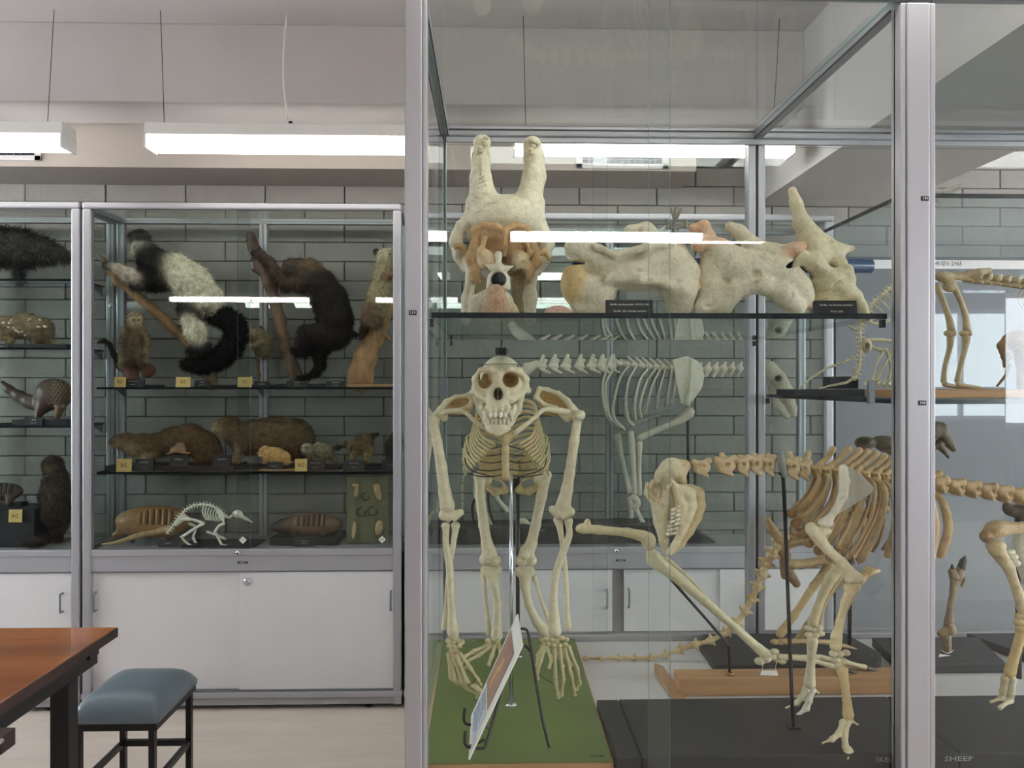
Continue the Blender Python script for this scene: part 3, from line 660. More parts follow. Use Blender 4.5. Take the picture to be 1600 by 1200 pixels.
# shoulder girdle
def blade(name, pts, Y, parent, col=BC, th=.004, d=None, m='bone'):
    V = [tuple(P(p[0], p[1], Y+p[2])) for p in pts]
    return MB().prism(V, (0, th, 0)).build(name, m, parent, bevel=.0015, col=lin(col)[:3])
sc = Blob(2.09, k=3, cell=1.2, col=BC)
sc.chain([(676, 652, 0, 4), (688, 640, 0, 5), (697, 628, .01, 4), (712, 620, .02, 3.2), (732, 618, .03, 3.5), (736, 613, .03, 2.2)]).chain([(690, 648, 0, 6), (694, 652, 0, 7)]).chain([(734, 617, .03, 5), (739, 626, .03, 4), (732, 634, .03, 3)]).chain([(700, 643, .01, 3), (716, 640, .02, 2.5), (735, 634, .03, 2.5)])
sc.build('shoulder_blade', 'bone', ap, noise=.2, nfreq=70)
blade('shoulder_blade_plate', [(694, 646, .015), (698, 628, .02), (714, 620, .03), (738, 620, .035), (742, 632, .05), (732, 648, .06), (716, 648, .04)], 2.10, ap, BO)
sc = Blob(2.09, k=3, cell=1.2, col=BC)
sc.chain([(905, 646, 0, 4), (894, 638, 0, 6), (886, 626, .01, 5), (872, 615, .02, 4), (856, 609, .03, 3.5), (842, 607, .03, 3)]).chain([(843, 607, .03, 3.5), (838, 621, .03, 4), (850, 632, .03, 3.5), (868, 638, .02, 4), (886, 652, 0, 7), (893, 650, 0, 6)])
sc.build('shoulder_blade', 'bone', ap, noise=.2, nfreq=70)
blade('shoulder_blade_plate', [(888, 646, .015), (884, 628, .02), (872, 617, .03), (844, 609, .035), (838, 624, .05), (846, 646, .06), (868, 652, .04)], 2.10, ap, BO)
bone('collarbone', 2.06, [(692, 645, .02, 5), (706, 642, .01, 4), (726, 644, 0, 3.8), (742, 658, -.01, 3.6), (770, 676, -.01, 4.5)], ap, BC, sub=5)
bone('collarbone', 2.06, [(888, 644, .02, 5), (870, 641, .01, 5), (850, 640, 0, 4), (836, 652, -.01, 3.6), (804, 677, -.01, 5)], ap, BC, sub=5)
# arms
h = Blob(2.07, k=4, cell=1.25, col=BC)
h.ell(678, 656, 0, 10, 8, 10).ell(671, 658, 0, 7, 8, 8).chain([(678, 662, 0, 8), (683, 690, 0, 7.5), (690, 730, 0, 8.5), (695, 770, 0, 9.5), (699, 790, 0, 12)]).chain([(693, 805, 0, 8), (706, 808, 0, 8), (719, 801, 0, 6)]).cut(706, 818, -.01, 3, 5, 14)
h.build('upper_arm_bone', 'bone', ap, noise=.2)
h = Blob(2.07, k=4, cell=1.25, col=BC)
h.ell(903, 650, 0, 9, 8, 10).ell(908, 648, 0, 6.5, 7, 7).chain([(902, 660, 0, 7), (897, 690, 0, 7.5), (890, 740, 0, 8), (886, 765, 0, 9), (880, 790, 0, 12)]).chain([(863, 796, 0, 6), (875, 803, 0, 9), (891, 800, 0, 8)]).cut(874, 815, -.01, 3, 5, 14)
h.build('upper_arm_bone', 'bone', ap, noise=.2)
bone('forearm_bone', 2.07, [(696, 821, 0, 7), (697, 830, 0, 5.2), (697, 850, 0, 5), (703, 890, 0, 6.2), (705, 930, 0, 6), (706, 962, 0, 6.5), (708, 985, 0, 9.5), (709, 996, 0, 8)], ap, BC, sub=4)
bone('forearm_bone', 2.09, [(712, 820, 0, 7.5), (711, 832, 0, 5), (707, 860, 0, 4), (700, 905, 0, 3.6), (697, 945, 0, 3.2), (694, 982, 0, 4.5)], ap, BC, sub=4)
bone('forearm_bone', 2.07, [(888, 813, 0, 7.5), (889, 824, 0, 5), (889, 838, 0, 5.5), (878, 868, 0, 6), (868, 900, 0, 6), (865, 940, 0, 6.5), (866, 975, 0, 9.5), (867, 990, 0, 10)], ap, BC, sub=4)
bone('forearm_bone', 2.09, [(872, 811, 0, 8), (875, 826, 0, 5), (880, 860, 0, 4), (884, 900, 0, 4), (886, 950, 0, 4), (888, 982, 0, 5)], ap, BC, sub=4)
for x, y in ((668, 668), (909, 657), (898, 808)): MB().cyl(P(x, y, 2.05), P(x+1, y, 2.09), .003, seg=10).build('screw', 'chrome', ap, True)
def hand(name, Y, carp, fingers, col=(206, 192, 148)):
    b_ = Blob(Y, k=1.2, cell=1.1, col=col)
    for c in carp: b_.ell(c[0], c[1], c[2] if len(c) > 2 else 0, 4.6, 4, 4.6)
    o = b_.build(name, 'bone', ap)
    for f in fingers:
        for a, b in zip(f[:-1], f[1:]):
            r = a[3]; q = [tuple(a[i]+(b[i]-a[i])*t for i in range(3)) for t in (0.04, .18, .5, .82, .96)]
            bone('finger_bone', Y, [q[0]+(r*1.15,), q[1]+(r*.95,), q[2]+(r*.72,), q[3]+(r*.9,), q[4]+(r*1.12,)], o, col, sub=1, seg=7)
    return o
hand('hand', 2.07, [(700, 1001), (708, 1003), (716, 1001), (702, 1009), (710, 1011), (718, 1009), (722, 1003, .01), (706, 1017), (714, 1018)], [
 [(703, 1022, .01, 3.4), (712, 1064, .0, 3.2), (731, 1077, -.01, 3), (750, 1087, -.02, 2.6)], [(708, 1022, 0, 3.6), (722, 1068, -.01, 3.4), (744, 1072, -.02, 3.2), (755, 1082, -.02, 2.6)],
 [(713, 1022, -.01, 3.6), (730, 1066, -.02, 3.4), (752, 1082, -.03, 3), (745, 1090, -.01, 2.6)], [(718, 1020, -.01, 3.4), (735, 1044, -.02, 3), (748, 1063, -.03, 2.4), (752, 1070, -.03, 1.6)],
 [(700, 1020, .02, 3.2), (704, 1060, .015, 3), (716, 1068, .01, 2.8)]])
hand('hand', 2.05, [(853, 999), (861, 999), (869, 1001), (878, 997), (885, 999), (856, 1006), (865, 1008), (874, 1008), (883, 1007)], [
 [(866, 1012, 0, 3.6), (868, 1063, -.01, 3.6), (873, 1091, .0, 3.4)], [(875, 1012, 0, 3.6), (880, 1060, -.01, 3.6), (877, 1088, 0, 3.2)],
 [(882, 1011, 0, 3.5), (892, 1054, -.01, 3.5), (897, 1080, 0, 3), (898, 1086, .01, 2.4)], [(888, 1009, 0, 3.4), (902, 1046, -.01, 3.2), (906, 1068, 0, 2.8), (900, 1078, .01, 2.4)],
 [(853, 1010, 0, 3.4), (844, 1034, -.01, 3), (840, 1050, -.01, 2.4), (841, 1062, -.01, 1.8)]])
for a, b, c in (((841, 1053), (850, 1060), (864, 1067)), ((731, 1071), (740, 1066), (746, 1058))): bone('spreader_wire', 2.04, [a+(0, .9), b+(0, .9), c+(0, .9)], ap, m='wire')
# pelvis and legs
pv = Blob(2.33, k=4, cell=1.5, col=BC2)
for s_ in (-1, 1):
    pv.chain([(800+s_*10, 768, 0, 4), (800+s_*26, 767, 0, 7), (800+s_*44, 756, 0, 6), (800+s_*50, 742, 0, 7)]).ell(800+s_*33, 722, .03, 20, 26, 5, rot=s_*18).chain([(800+s_*14, 742, .03, 5), (800+s_*40, 745, .01, 6)]).chain([(800+s_*8, 765, 0, 4), (800+s_*25, 745, -.01, 3), (800+s_*45, 745, 0, 4)])
    pv.cut(800+s_*24, 756, 0, 9, 5, 14)
pv.ell(800, 735, .04, 12, 18, 8)
pv.build('pelvis', 'bonest', ap, noise=.3)
h = Blob(2.30, k=4, cell=1.25, col=BC)
h.ell(746, 744, 0, 7, 7, 8).ell(760, 750, .01, 9, 8, 9).chain([(750, 750, 0, 8), (750, 775, 0, 8), (756, 820, 0, 7.5), (761, 850, 0, 8.5), (765, 864, 0, 12)]).ell(758, 874, -.004, 9, 9, 12).ell(773, 876, -.004, 10, 9, 12).ell(764, 868, -.03, 7, 7, 5)
h.build('thigh_bone', 'bone', ap, noise=.2)
h = Blob(2.30, k=4, cell=1.25, col=BC)
h.ell(855, 742, 0, 7, 7, 8).ell(842, 750, .01, 9, 8, 9).chain([(852, 748, 0, 8), (846, 775, 0, 8), (837, 820, 0, 7.5), (830, 850, 0, 8.5), (823, 864, 0, 12)]).ell(815, 876, -.004, 10, 9, 12).ell(831, 876, -.004, 8, 9, 12).ell(821, 868, -.03, 7, 7, 5)
h.build('thigh_bone', 'bone', ap, noise=.2)
h = Blob(2.31, k=4, cell=1.25, col=BC)
h.chain([(759, 891, 0, 8), (776, 890, 0, 8)]).chain([(768, 894, 0, 11), (772, 912, 0, 7), (778, 945, 0, 6.2), (776, 975, 0, 6.5), (776, 992, 0, 9.5)])
h.build('shin_bone', 'bone', ap, noise=.2)
h = Blob(2.31, k=4, cell=1.25, col=BC)
h.chain([(812, 893, 0, 8), (828, 893, 0, 8)]).chain([(820, 898, 0, 10), (820, 915, 0, 7), (826, 945, 0, 6), (839, 972, 0, 7), (852, 988, 0, 9.5)])
h.build('shin_bone', 'bone', ap, noise=.2)
bone('calf_bone', 2.33, [(755, 897, 0, 5), (757, 915, 0, 3.2), (760, 950, 0, 3), (764, 990, 0, 5)], ap, BC)
bone('calf_bone', 2.33, [(834, 901, 0, 5), (840, 918, 0, 3), (848, 945, 0, 2.8), (859, 972, 0, 4.5)], ap, BC)
hand('foot', 2.31, [(762, 1001), (770, 1000), (778, 1001), (766, 1008), (775, 1008)], [
 [(762, 1009, 0, 4), (740, 1018, -.02, 3.4), (726, 1026, -.04, 3.2), (720, 1040, -.05, 2.6)], [(768, 1010, 0, 3.6), (748, 1024, -.03, 3), (732, 1032, -.05, 3), (727, 1044, -.05, 2.4)],
 [(774, 1008, 0, 4), (769, 1024, -.03, 3.6), (763, 1040, -.05, 3)], [(779, 1007, 0, 3.6), (783, 1022, -.03, 3), (778, 1036, -.05, 2.6)]])
hand('foot', 2.31, [(846, 1000), (854, 1000), (862, 1002), (850, 1007)], [
 [(848, 1009, 0, 4), (841, 1024, -.03, 3.4), (839, 1042, -.05, 3)], [(853, 1010, 0, 3.6), (862, 1030, -.05, 3), (858, 1044, -.06, 2.8)], [(862, 1008, 0, 3.6), (874, 1028, -.04, 3), (880, 1042, -.06, 2.4)], [(868, 1008, 0, 3.4), (886, 1028, -.04, 3), (893, 1040, -.06, 2.4)]])
# support poles
def zpole(px, Y, z0, z1, r, m, fl=True):
    x = X(px, Y); q = MB().cyl((x, Y, z0), (x, Y, z1), r, seg=14).build('support_pole', m, ap, True)
    if fl:
        MB().cyl((x, Y, GZ), (x, Y, GZ+.004), .017, .012, 20).build('pole_flange', 'chrome', ap, True)
zpole(799, 2.03, GZ, Z(740, 2.03), .0048, 'chrome'); zpole(809, 2.39, GZ, Z(735, 2.39), .006, 'black')
B('pelvis_clamp', 'black', X(797, 2.36), X(812, 2.36), 2.35, 2.37, Z(766, 2.36), Z(748, 2.36), ap, bevel=.003)

# ---------------------------------------------------------------- easel and information card
ea = thing('wire_easel', 'black bent wire easel holding the tilted information card', 'easel', tuple(P(800, 1180, 1.8)))
def wr_(pts): tubes(0, [(p[0], p[1], p[2], p[3]) for p in pts], 8, 4).build('wire_leg', 'steel', ea, True)
def wt(pts, r=.0034): return MB().tube([tuple(P(a, b, c))+(r,) for a, b, c in pts], 8, 4)
wt([(726, 1108, 1.80), (725, 1124, 1.80), (731, 1132, 1.80), (762, 1136, 1.82)]).build('hook', 'steel', ea, True)
wt([(727, 1143, 1.74), (726, 1160, 1.735), (733, 1168, 1.735), (754, 1169, 1.745), (760, 1160, 1.76), (776, 1105, 1.80), (795, 1040, 1.86), (806, 1002, 1.90)]).build('front_leg', 'steel', ea, True)
wt([(757, 1156, 1.745), (734, 1166, 1.74)]).build('rest', 'steel', ea, True)
wt([(812, 983, 1.90), (820, 983, 1.90), (826, 994, 1.89), (838, 1070, 1.82), (847, 1120, 1.79), (858, 1167, 1.765)]).build('rear_leg', 'steel', ea, True)
wt([(815, 1009, 1.885), (822, 1010, 1.885), (829, 1018, 1.88)]).build('brace', 'steel', ea, True)
cd = thing('information_card', 'white printed card with a brown picture standing on the wire easel', 'card', tuple(P(733, 1186, 1.72)))
q = [P(808, 959, 1.90), P(816, 1008, 1.78), P(732, 1187, 1.66+.05), P(736, 1118, 1.83)]
a_, b_, c_, d_ = q; nn = (b_-a_).cross(d_-a_).normalized()
if nn.y > 0: nn = -nn
th = nn*-.003
MB().prism([tuple(v) for v in q], tuple(th)).build('board', 'paper', cd)
def onc(u, v): return (a_*(1-u)*(1-v)+d_*u*(1-v)+b_*(1-u)*v+c_*u*v)+nn*.0006
def patch(name, u0, u1, v0, v1, m, k=.0): return MB().prism([tuple(onc(u, v)+nn*k) for u, v in ((u0, v0), (u0, v1), (u1, v1), (u1, v0))], tuple(nn*.0003)).build(name, m, cd)
patch('photo_border', .14, .66, .06, .8, mat('card_border', (150, 132, 122), .5)); patch('photo', .155, .645, .09, .77, mat('card_photo', (158, 120, 104), .5, var=.2, scale=60), .0004)
patch('text_panel', .69, .95, .08, .82, mat('card_text', (188, 196, 208), .6), 0)
for i in range(9): patch('text_line', .70+i*.026, .706+i*.026, .14, .14+random.uniform(.45, .6), mat('card_ink', (90, 98, 122), .7), .0005)
patch('pictured_animal', .40, .60, .30, .42, mat('card_tan', (196, 142, 76), .5), .0008); patch('pictured_animal', .30, .42, .40, .50, 'note', .0008)

# ---------------------------------------------------------------- giraffe bones on the upper glass shelf
GC = (216, 208, 182); GO = (192, 156, 110)
YS = 2.10; sp = 489+ (0)
def yshelf(Y): return 600-(SH-EZ)*F/Y
def stand(*a, **k): pass
gr = Blob(YS, k=9, cell=1.6, col=GC)
gr.chain([(754, 224, .03, 12), (752, 250, .03, 13.5), (751, 280, .03, 16), (756, 312, .03, 24)]).chain([(831, 226, .03, 12), (834, 245, .03, 15), (835, 275, .03, 16.5), (826, 312, .03, 22)]).ell(753, 222, .03, 11.5, 10, 11).ell(832, 227, .03, 12, 11, 11)
gr.ell(789, 342, .03, 60, 36, 44).ell(790, 330, .05, 52, 24, 30).ell(789, 385, .02, 44, 48, 34, col=GO)
gr.chain([(736, 318, .03, 8), (733, 345, .03, 9), (738, 372, .03, 8)]).chain([(844, 318, .03, 7), (841, 345, .03, 9), (838, 372, .03, 8)])
gr.chain([(742, 360, -.035, 5), (757, 352, -.05, 5), (775, 354, -.06, 5), (790, 360, -.06, 5), (808, 352, -.055, 5), (822, 356, -.045, 5), (830, 368, -.03, 5)], col=(204, 166, 116), k=4)
gr.chain([(745, 362, -.03, 6), (742, 385, -.03, 7), (736, 405, -.03, 8), (742, 425, -.03, 7), (748, 442, -.03, 3)], col=GO).chain([(828, 366, -.03, 6), (833, 390, -.03, 7), (838, 410, -.03, 7), (822, 432, -.03, 7), (808, 446, -.03, 3)], col=GO)
gr.ell(760, 406, -.045, 13, 18, 12, rot=-18, col=(224, 202, 160)).ell(811, 409, -.045, 13, 18, 12, rot=18, col=(222, 206, 166))
gr.chain([(720, 352, .02, 8), (712, 378, .02, 9), (718, 400, .02, 9), (726, 420, .02, 6)]).chain([(848, 362, .02, 9), (855, 382, .02, 10), (850, 404, .02, 9), (840, 425, .02, 7)])
gr.chain([(712, 368, .04, 9), (735, 335, .06, 8)], k=5).chain([(860, 378, .04, 7), (845, 345, .06, 8)], k=5)
gr.chain([(732, 405, .0, 7), (737, 435, .0, 8), (730, 465, 0, 8), (727, 500, 0, 8)]).chain([(838, 405, 0, 7), (829, 435, 0, 9), (828, 465, 0, 10), (829, 500, 0, 9)])
gr.chain([(745, 440, .05, 16), (748, 496, .06, 12)], col=(178, 160, 124)).chain([(815, 440, .05, 16), (812, 496, .06, 12)], col=(178, 160, 124))
gr.cut(790, 376, -.080, 16, 12, 24, col=(184, 140, 92)).cut(776, 382, -.075, 10, 14, 18).cut(806, 382, -.075, 11, 14, 18).cut(786, 404, -.07, 11, 15, 30, col=(90, 60, 36)).cut(729, 372, -.03, 6, 16, 26).cut(846, 372, -.03, 4, 16, 20).cut(786, 470, -.02, 20, 34, 50, col=(110, 92, 66))  # crevices and jaw gap get their shade painted in as darker browns
gr.chain([(790, 362, -.07, 3), (790, 385, -.075, 3), (788, 398, -.07, 3)], col=(206, 166, 116), k=4).chain([(758, 372, -.055, 4), (752, 392, -.05, 4), (756, 412, -.045, 4)], k=4, col=(208, 176, 128)).chain([(820, 372, -.055, 4), (828, 395, -.05, 4), (818, 416, -.045, 4)], k=4, col=(208, 176, 128))
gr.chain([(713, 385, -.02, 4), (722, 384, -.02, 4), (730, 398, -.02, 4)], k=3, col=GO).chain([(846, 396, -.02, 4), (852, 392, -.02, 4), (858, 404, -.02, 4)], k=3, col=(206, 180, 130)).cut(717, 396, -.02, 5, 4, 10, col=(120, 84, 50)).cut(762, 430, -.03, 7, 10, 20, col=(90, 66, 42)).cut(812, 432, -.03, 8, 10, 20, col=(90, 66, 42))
for q_ in range(9): gr.chain([(748+q_*1.5, 232+q_*7, -.004, 1.8), (756-q_, 236+q_*7, -.004, 1.8)], k=2)
gs = thing('giraffe_skull', 'large horned giraffe skull with orange-stained back, standing on the upper glass shelf', 'skull', (X(789, YS), YS, SH))
gr.build('skull_bone', 'bonest', gs, noise=.7, nfreq=55)
for x0_, s_ in ((753, 1), (832, -1)):
    for i in range(5): b_ = Blob(YS, k=2, cell=1.4, col=(202, 190, 156)); b_.ell(x0_+random.uniform(-7, 7), 216+i*5+(3 if s_ < 0 else 0), .03-.03, 4.5, 3.6, 3); b_.build('horn_knob', 'bonest', gs, noise=.3)
# small end-on vertebra in front of the skull
YV = 1.93
v = thing('neck_vertebra', 'small end-on vertebra with star-shaped top and pink porous body, in front of the giraffe skull', 'bone', (X(775, YV), YV, SH), 'giraffe neck bones on the upper shelf')
b_ = Blob(YV, k=4, cell=1.1, col=(222, 216, 192))
b_.chain([(779, 398, .02, 6), (779, 412, .0, 4), (779, 420, 0, 8)]).chain([(757, 413, 0, 1.5), (768, 418, 0, 4.5), (779, 420, 0, 8), (790, 420, 0, 4.5), (801, 416, 0, 1.5)]).chain([(779, 420, 0, 6), (767, 432, 0, 3.5), (763, 450, 0, 4)]).chain([(779, 420, 0, 6), (792, 434, 0, 3.5), (794, 450, 0, 4)]).ell(779, 440, .0, 17, 16, 10).cut(779, 437, -.01, 11, 11, 30)
b_.build('arch', 'bone', v)
b_ = Blob(YV, k=5, cell=1.2, col=(214, 196, 156))
b_.ell(772, 475, .02, 31, 26, 20, col=(222, 214, 186)).ell(748, 476, .015, 16, 17, 14, col=(226, 218, 196)).chain([(800, 482, .01, 8), (806, 492, .01, 7)]).ell(775, 492, .02, 34, 12, 16)
b_.chain([(775, 458, -.012, 14), (775, 478, -.012, 22)], col=(206, 172, 142)).chain([(775, 462, -.016, 9), (778, 472, -.016, 11)], col=(190, 138, 112)).cut(775, 472, -.056, 60, 50, 12)
b_.build('body', mat('porous_bone', (0, 0, 0), .7, vc=True, var=.45, scale=200, bump=1, bscale=320), v, noise=.3)
MB().cyl(P(779, 437, YV-.018), P(779, 437, YV+.05), 10.5*YV/F, seg=20).build('tube_end', 'black', v, True)
# big vertebrae in profile
YG = 1.98
def vert(lbl, draw, px, name='neck_vertebra', c=GC, nz=.6):
    t = thing(name, lbl, 'bone', (X(px, YG), YG, SH), 'giraffe neck bones on the upper shelf'); b_ = Blob(YG, k=8, cell=1.5, col=c); draw(b_); b_.build('bone', 'bonest', t, noise=nz, nfreq=60)
def v6(b):
    b.chain([(902, 392, -.01, 19), (930, 402, 0, 20), (965, 420, 0, 22), (1010, 415, 0, 26), (1050, 412, 0, 28), (1066, 428, 0, 28)]).ell(903, 383, -.03, 22, 13, 10, rot=-12).ell(898, 444, 0, 22, 34, 24, col=(204, 176, 122)).ell(928, 455, 0, 36, 28, 24).chain([(905, 478, 0, 13), (940, 482, 0, 10), (968, 478, -.02, 9)])
    b.chain([(1052, 440, -.01, 26), (1062, 456, -.01, 27), (1070, 478, -.01, 11), (1048, 480, -.01, 10)]).chain([(1055, 372, 0, 9), (1062, 392, 0, 11)], col=(214, 170, 120)).chain([(985, 362, .05, 11), (1010, 360, .05, 12), (1025, 375, .05, 12)]).ell(1000, 430, 0, 66, 26, 30).chain([(950, 438, -.035, 5), (1000, 437, -.046, 4), (1040, 444, -.05, 4), (1074, 456, -.045, 4)], k=12).chain([(930, 386, -.04, 5), (962, 398, -.045, 5), (1010, 386, -.045, 6), (1050, 380, -.03, 6)], k=6)
    b.chain([(1070, 405, -.02, 4), (1082, 425, -.02, 4), (1090, 448, -.02, 5)], col=(214, 176, 124), k=5)
    b.cut(996, 492, 0, 30, 34, 60).cut(884, 412, 0, 32, 3.4, 40).cut(1000, 422, -.065, 10, 4, 14, rot=-10).cut(940, 428, -.06, 5, 5, 14).cut(958, 375, 0, 18, 14, 50).cut(905, 472, -.04, 8, 5, 12, rot=40)
_=vert('long pale giraffe neck vertebra lying behind the two-line black name block', v6, 980)
def v7(b):
    b.chain([(1115, 392, 0, 22), (1140, 410, 0, 26), (1175, 418, 0, 26), (1215, 425, 0, 28), (1235, 445, 0, 28)]).chain([(1083, 356, -.01, 7), (1100, 353, -.01, 8), (1108, 368, 0, 8), (1090, 383, -.02, 8), (1130, 380, -.02, 7)], col=(218, 176, 138)).chain([(1140, 354, 0, 8), (1155, 362, 0, 10), (1175, 382, 0, 12), (1210, 395, -.01, 13), (1240, 388, -.02, 7), (1255, 381, -.02, 2)])
    b.ell(1175, 428, 0, 62, 32, 30).ell(1238, 391, -.02, 24, 10, 9, rot=-20, col=(200, 134, 92)).chain([(1112, 420, 0, 20), (1108, 450, 0, 20), (1095, 480, -.01, 9)]).chain([(1095, 482, -.02, 8), (1130, 476, -.02, 13), (1148, 456, -.03, 12), (1185, 446, -.04, 9), (1222, 462, -.04, 14), (1245, 480, -.03, 14)], k=14).ell(1246, 455, 0, 24, 36, 24, rot=-25)
    b.chain([(1232, 428, -.02, 4), (1252, 452, -.02, 4), (1268, 480, -.02, 4)], col=(214, 168, 116), k=4)
    b.cut(1178, 498, 0, 32, 34, 60).cut(1139, 432, -.06, 8, 6, 16).cut(1182, 428, -.055, 10, 8, 10).cut(1242, 412, -.02, 22, 5, 60, rot=-22).cut(1108, 478, -.05, 10, 6, 12).cut(1164, 362, 0, 1, 1)
vert('thick giraffe neck vertebra with a rust-red tip, beside the vertebra with the tall spine', v7, 1175)
def v8(b):
    b.chain([(1238, 298, .01, 7), (1244, 318, .01, 8.5), (1253, 350, .01, 13), (1266, 378, .01, 20), (1280, 400, .01, 20)]).chain([(1262, 352, .01, 8), (1290, 378, .01, 9), (1315, 390, .01, 8), (1332, 388, .01, 4)], k=8).chain([(1300, 395, .01, 14), (1312, 412, .0, 12)])
    b.chain([(1240, 420, -.02, 4), (1252, 400, -.02, 9), (1270, 410, -.02, 14), (1300, 432, -.02, 10), (1325, 422, -.02, 7), (1332, 436, -.02, 6)], col=(212, 202, 168)).chain([(1285, 440, 0, 20), (1315, 450, 0, 20), (1335, 462, 0, 10), (1346, 478, 0, 7), (1356, 494, 0, 5)], col=(208, 196, 158)).ell(1290, 468, .01, 26, 18, 20, col=(200, 186, 146))
    b.cut(1270, 430, -.05, 24, 5, 20, rot=14).cut(1310, 442, -.05, 12, 4, 14, rot=-30).cut(1300, 498, 0, 30, 14, 60).cut(1266, 386, -.06, 4, 8, 9)
vert('first thoracic giraffe vertebra with one tall narrow spine, at the right end of the shelf', v8, 1290, 'thoracic_vertebra', (212, 202, 168))
tbx = thing('blue_tube', 'long blue plastic tube threaded through the giraffe vertebrae', 'tube', (X(1130, YG), YG+.03, SH))
MB().cyl(P(893, 412, YG+.03), P(1362, 416, YG+.03), .0185, seg=24).build('tube', 'tube', tbx, True, bevel=.003)
# pink cut bone, dark dried sprig
b_ = Blob(1.88, k=3, cell=1.2, col=(216, 184, 166)); b_.ell(872, 489, 0, 22, 11, 16).ell(872, 486, -.004, 15, 7, 10, col=(200, 142, 126)); b_.cut(872, 512, 0, 40, 14, 40)
o = b_.build('cut_bone', MATS['porous_bone'], None, noise=.3); tag(o, 'low pink porous slice of bone between the giraffe skull and vertebrae', 'bone')
dy = thing('dried_specimen', 'small dark lace-like dried specimen on thin clear rods behind the vertebrae', 'specimen', tuple(P(1055, 360, 2.3)))
for a, b, r in (((1052, 362, 0), (1056, 322, 0), 2.2), ((1056, 345, 0), (1064, 326, 0), 1.6), ((1054, 345, 0), (1048, 326, 0), 1.6), ((1040, 350, 0), (1052, 358, 0), 2), ((1072, 348, 0), (1058, 358, 0), 2), ((1043, 343, 0), (1043, 356, 0), 2.6), ((1072, 345, 0), (1072, 356, 0), 2.6)):
    bone('stem', 2.3, [a+(r,), tuple((a[i]+b[i])/2 for i in range(3))+(r*1.3,), b+(r*1.1,)], dy, (120, 116, 104), 'bark', sub=3)
for a, b in (((1042, 352, 0), (1012, 378, 0)), ((1045, 360, 0), (1042, 400, 0))): bone('rod', 2.3, [a+(1.6,), b+(1.6,)], dy, (190, 200, 196), 'bone', sub=0)
def nameblock(px0, px1, py0, py1, Y, lines, label, h=.008, par=None, name='name_block', zb=None, grp='black name blocks with white lettering', d=.02, m='black'):
    a = P(px0, py1, Y); b = P(px1, py0, Y); z0_ = zb if zb is not None else a.z; z1_ = b.z
    t = thing(name, label, 'sign', ((a.x+b.x)/2, Y, z0_), grp)
    MB().prism([(a.x, Y, z0_), (a.x, Y+d, z0_), (a.x, Y+d, z1_-.002), (a.x, Y+d*.45, z1_)], (b.x-a.x, 0, 0)).build('block', m, t)
    n = len(lines); H = z1_-z0_; tilt = math.atan2(d*.45, H)
    for i, (s_, hh) in enumerate(lines):
        f = 1-(i+.7)/(n+.5); text(s_, (a.x+b.x)/2, Y+d*.45*f-.0006, z0_+H*f, hh, t, rot=(math.pi/2-tilt, 0, 0))
    return t
nameblock(948, 1021, 468, 489, 1.80, [('Giraffa camelopardalis  MUZO 2181', .0062), ('Giraffe, 6th cervical vertebra', .0066)], 'black name block lettered Giraffe, 6th cervical vertebra', zb=SH)
nameblock(1275, 1341, 469, 489, 1.80, [('Giraffe, 1st thoracic vertebra', .0066), ('MUZO 2787', .0056)], 'black name block lettered Giraffe, 1st thoracic vertebra', zb=SH)
# ---------------------------------------------------------------- boards on the case floor
def slab(name, label, pts, z0, z1, m, cat='board', ax=None, parent=None):
    """pts: plan outline [(x,y)...]"""
    if parent is None:
        t = thing(name, label, cat, (pts[0][0], pts[0][1], z0)); MB().prism([(x, y, z0) for x, y in pts], (0, 0, z1-z0)).build('slab', m, t, bevel=.003); return t
    return MB().prism([(x, y, z0) for x, y in pts], (0, 0, z1-z0)).build(name, m, parent, bevel=.003)
bz = .665; CZ1 = CZ+.001
sb = thing('black_board', 'long black planked baseboard with white painted letters under the sheep skeleton', 'board', (1.0, 1.70, CZ1))
for a, b in ((.27, .325), (.3265, 1.02), (1.0215, 1.62)):
    slab('plank', None, [(a, 1.705), (b, 1.705), (b, 2.02), (a, 2.02)], CZ1, bz-(.001 if a < .3 else 0), 'bboard', parent=sb)
for px, s_ in ((1381, 'SKEL'), (1498, 'SHEEP')): text(s_, X(px, 1.705), 1.7045, Z(1195, 1.705), .015, sb, 'lettering', sx=1.2 if s_ == 'SKEL' else 1.6, name='painted_letters')
wb_ = thing('wooden_bar', 'orange-brown wooden bar with a slanting end plank lying behind the black sheep board', 'board', (.7, 2.13, CZ1))
xa, xb = X(1062, 2.13), X(1700, 2.13)
slab('bar', None, [(xa, 2.13), (1.12, 2.13), (1.12, 2.20), (xa, 2.20)], CZ1, .675, 'wood', parent=wb_)
MB().prism([P(1022, 1037, 2.30), P(1036, 1043, 2.30), P(1072, 1093, 2.09), P(1050, 1093, 2.09), P(1023, 1056, 2.30)], (.004, .012, 0)).build('end_plank', 'wood', wb_, bevel=.002)
MB().prism([P(1030, 1065, 2.24), P(1046, 1070, 2.20), P(1046, 1092, 2.12), P(1032, 1078, 2.2)], (.003, .01, 0)).build('black_clip', 'black', wb_)
slab('black_board', 'black baseboard with clipped corners under the crouching skeleton and its tail', [(X(1118, 2.29), 2.29), (X(1375, 2.30), 2.30), (X(1372, 2.4), 2.38), (X(1320, 2.58), 2.58), (X(1098, 2.58), 2.58), (X(1092, 2.5), 2.5)], CZ1, .652, 'bboard')
slab('black_board', 'small black baseboard carrying the upright foot bones with a white tag', [(X(1405, 2.28), 2.28), (X(1572, 2.28), 2.28), (X(1528, 2.52), 2.52), (X(1362, 2.52), 2.52)], CZ1, .655, 'bboard')
slab('black_board', 'black baseboard at the far right beside the upright foot bones', [(X(1640, 2.28), 2.28), (2.1, 2.28), (2.1, 2.56), (X(1510, 2.56), 2.56)], CZ1, .653, 'bboard')

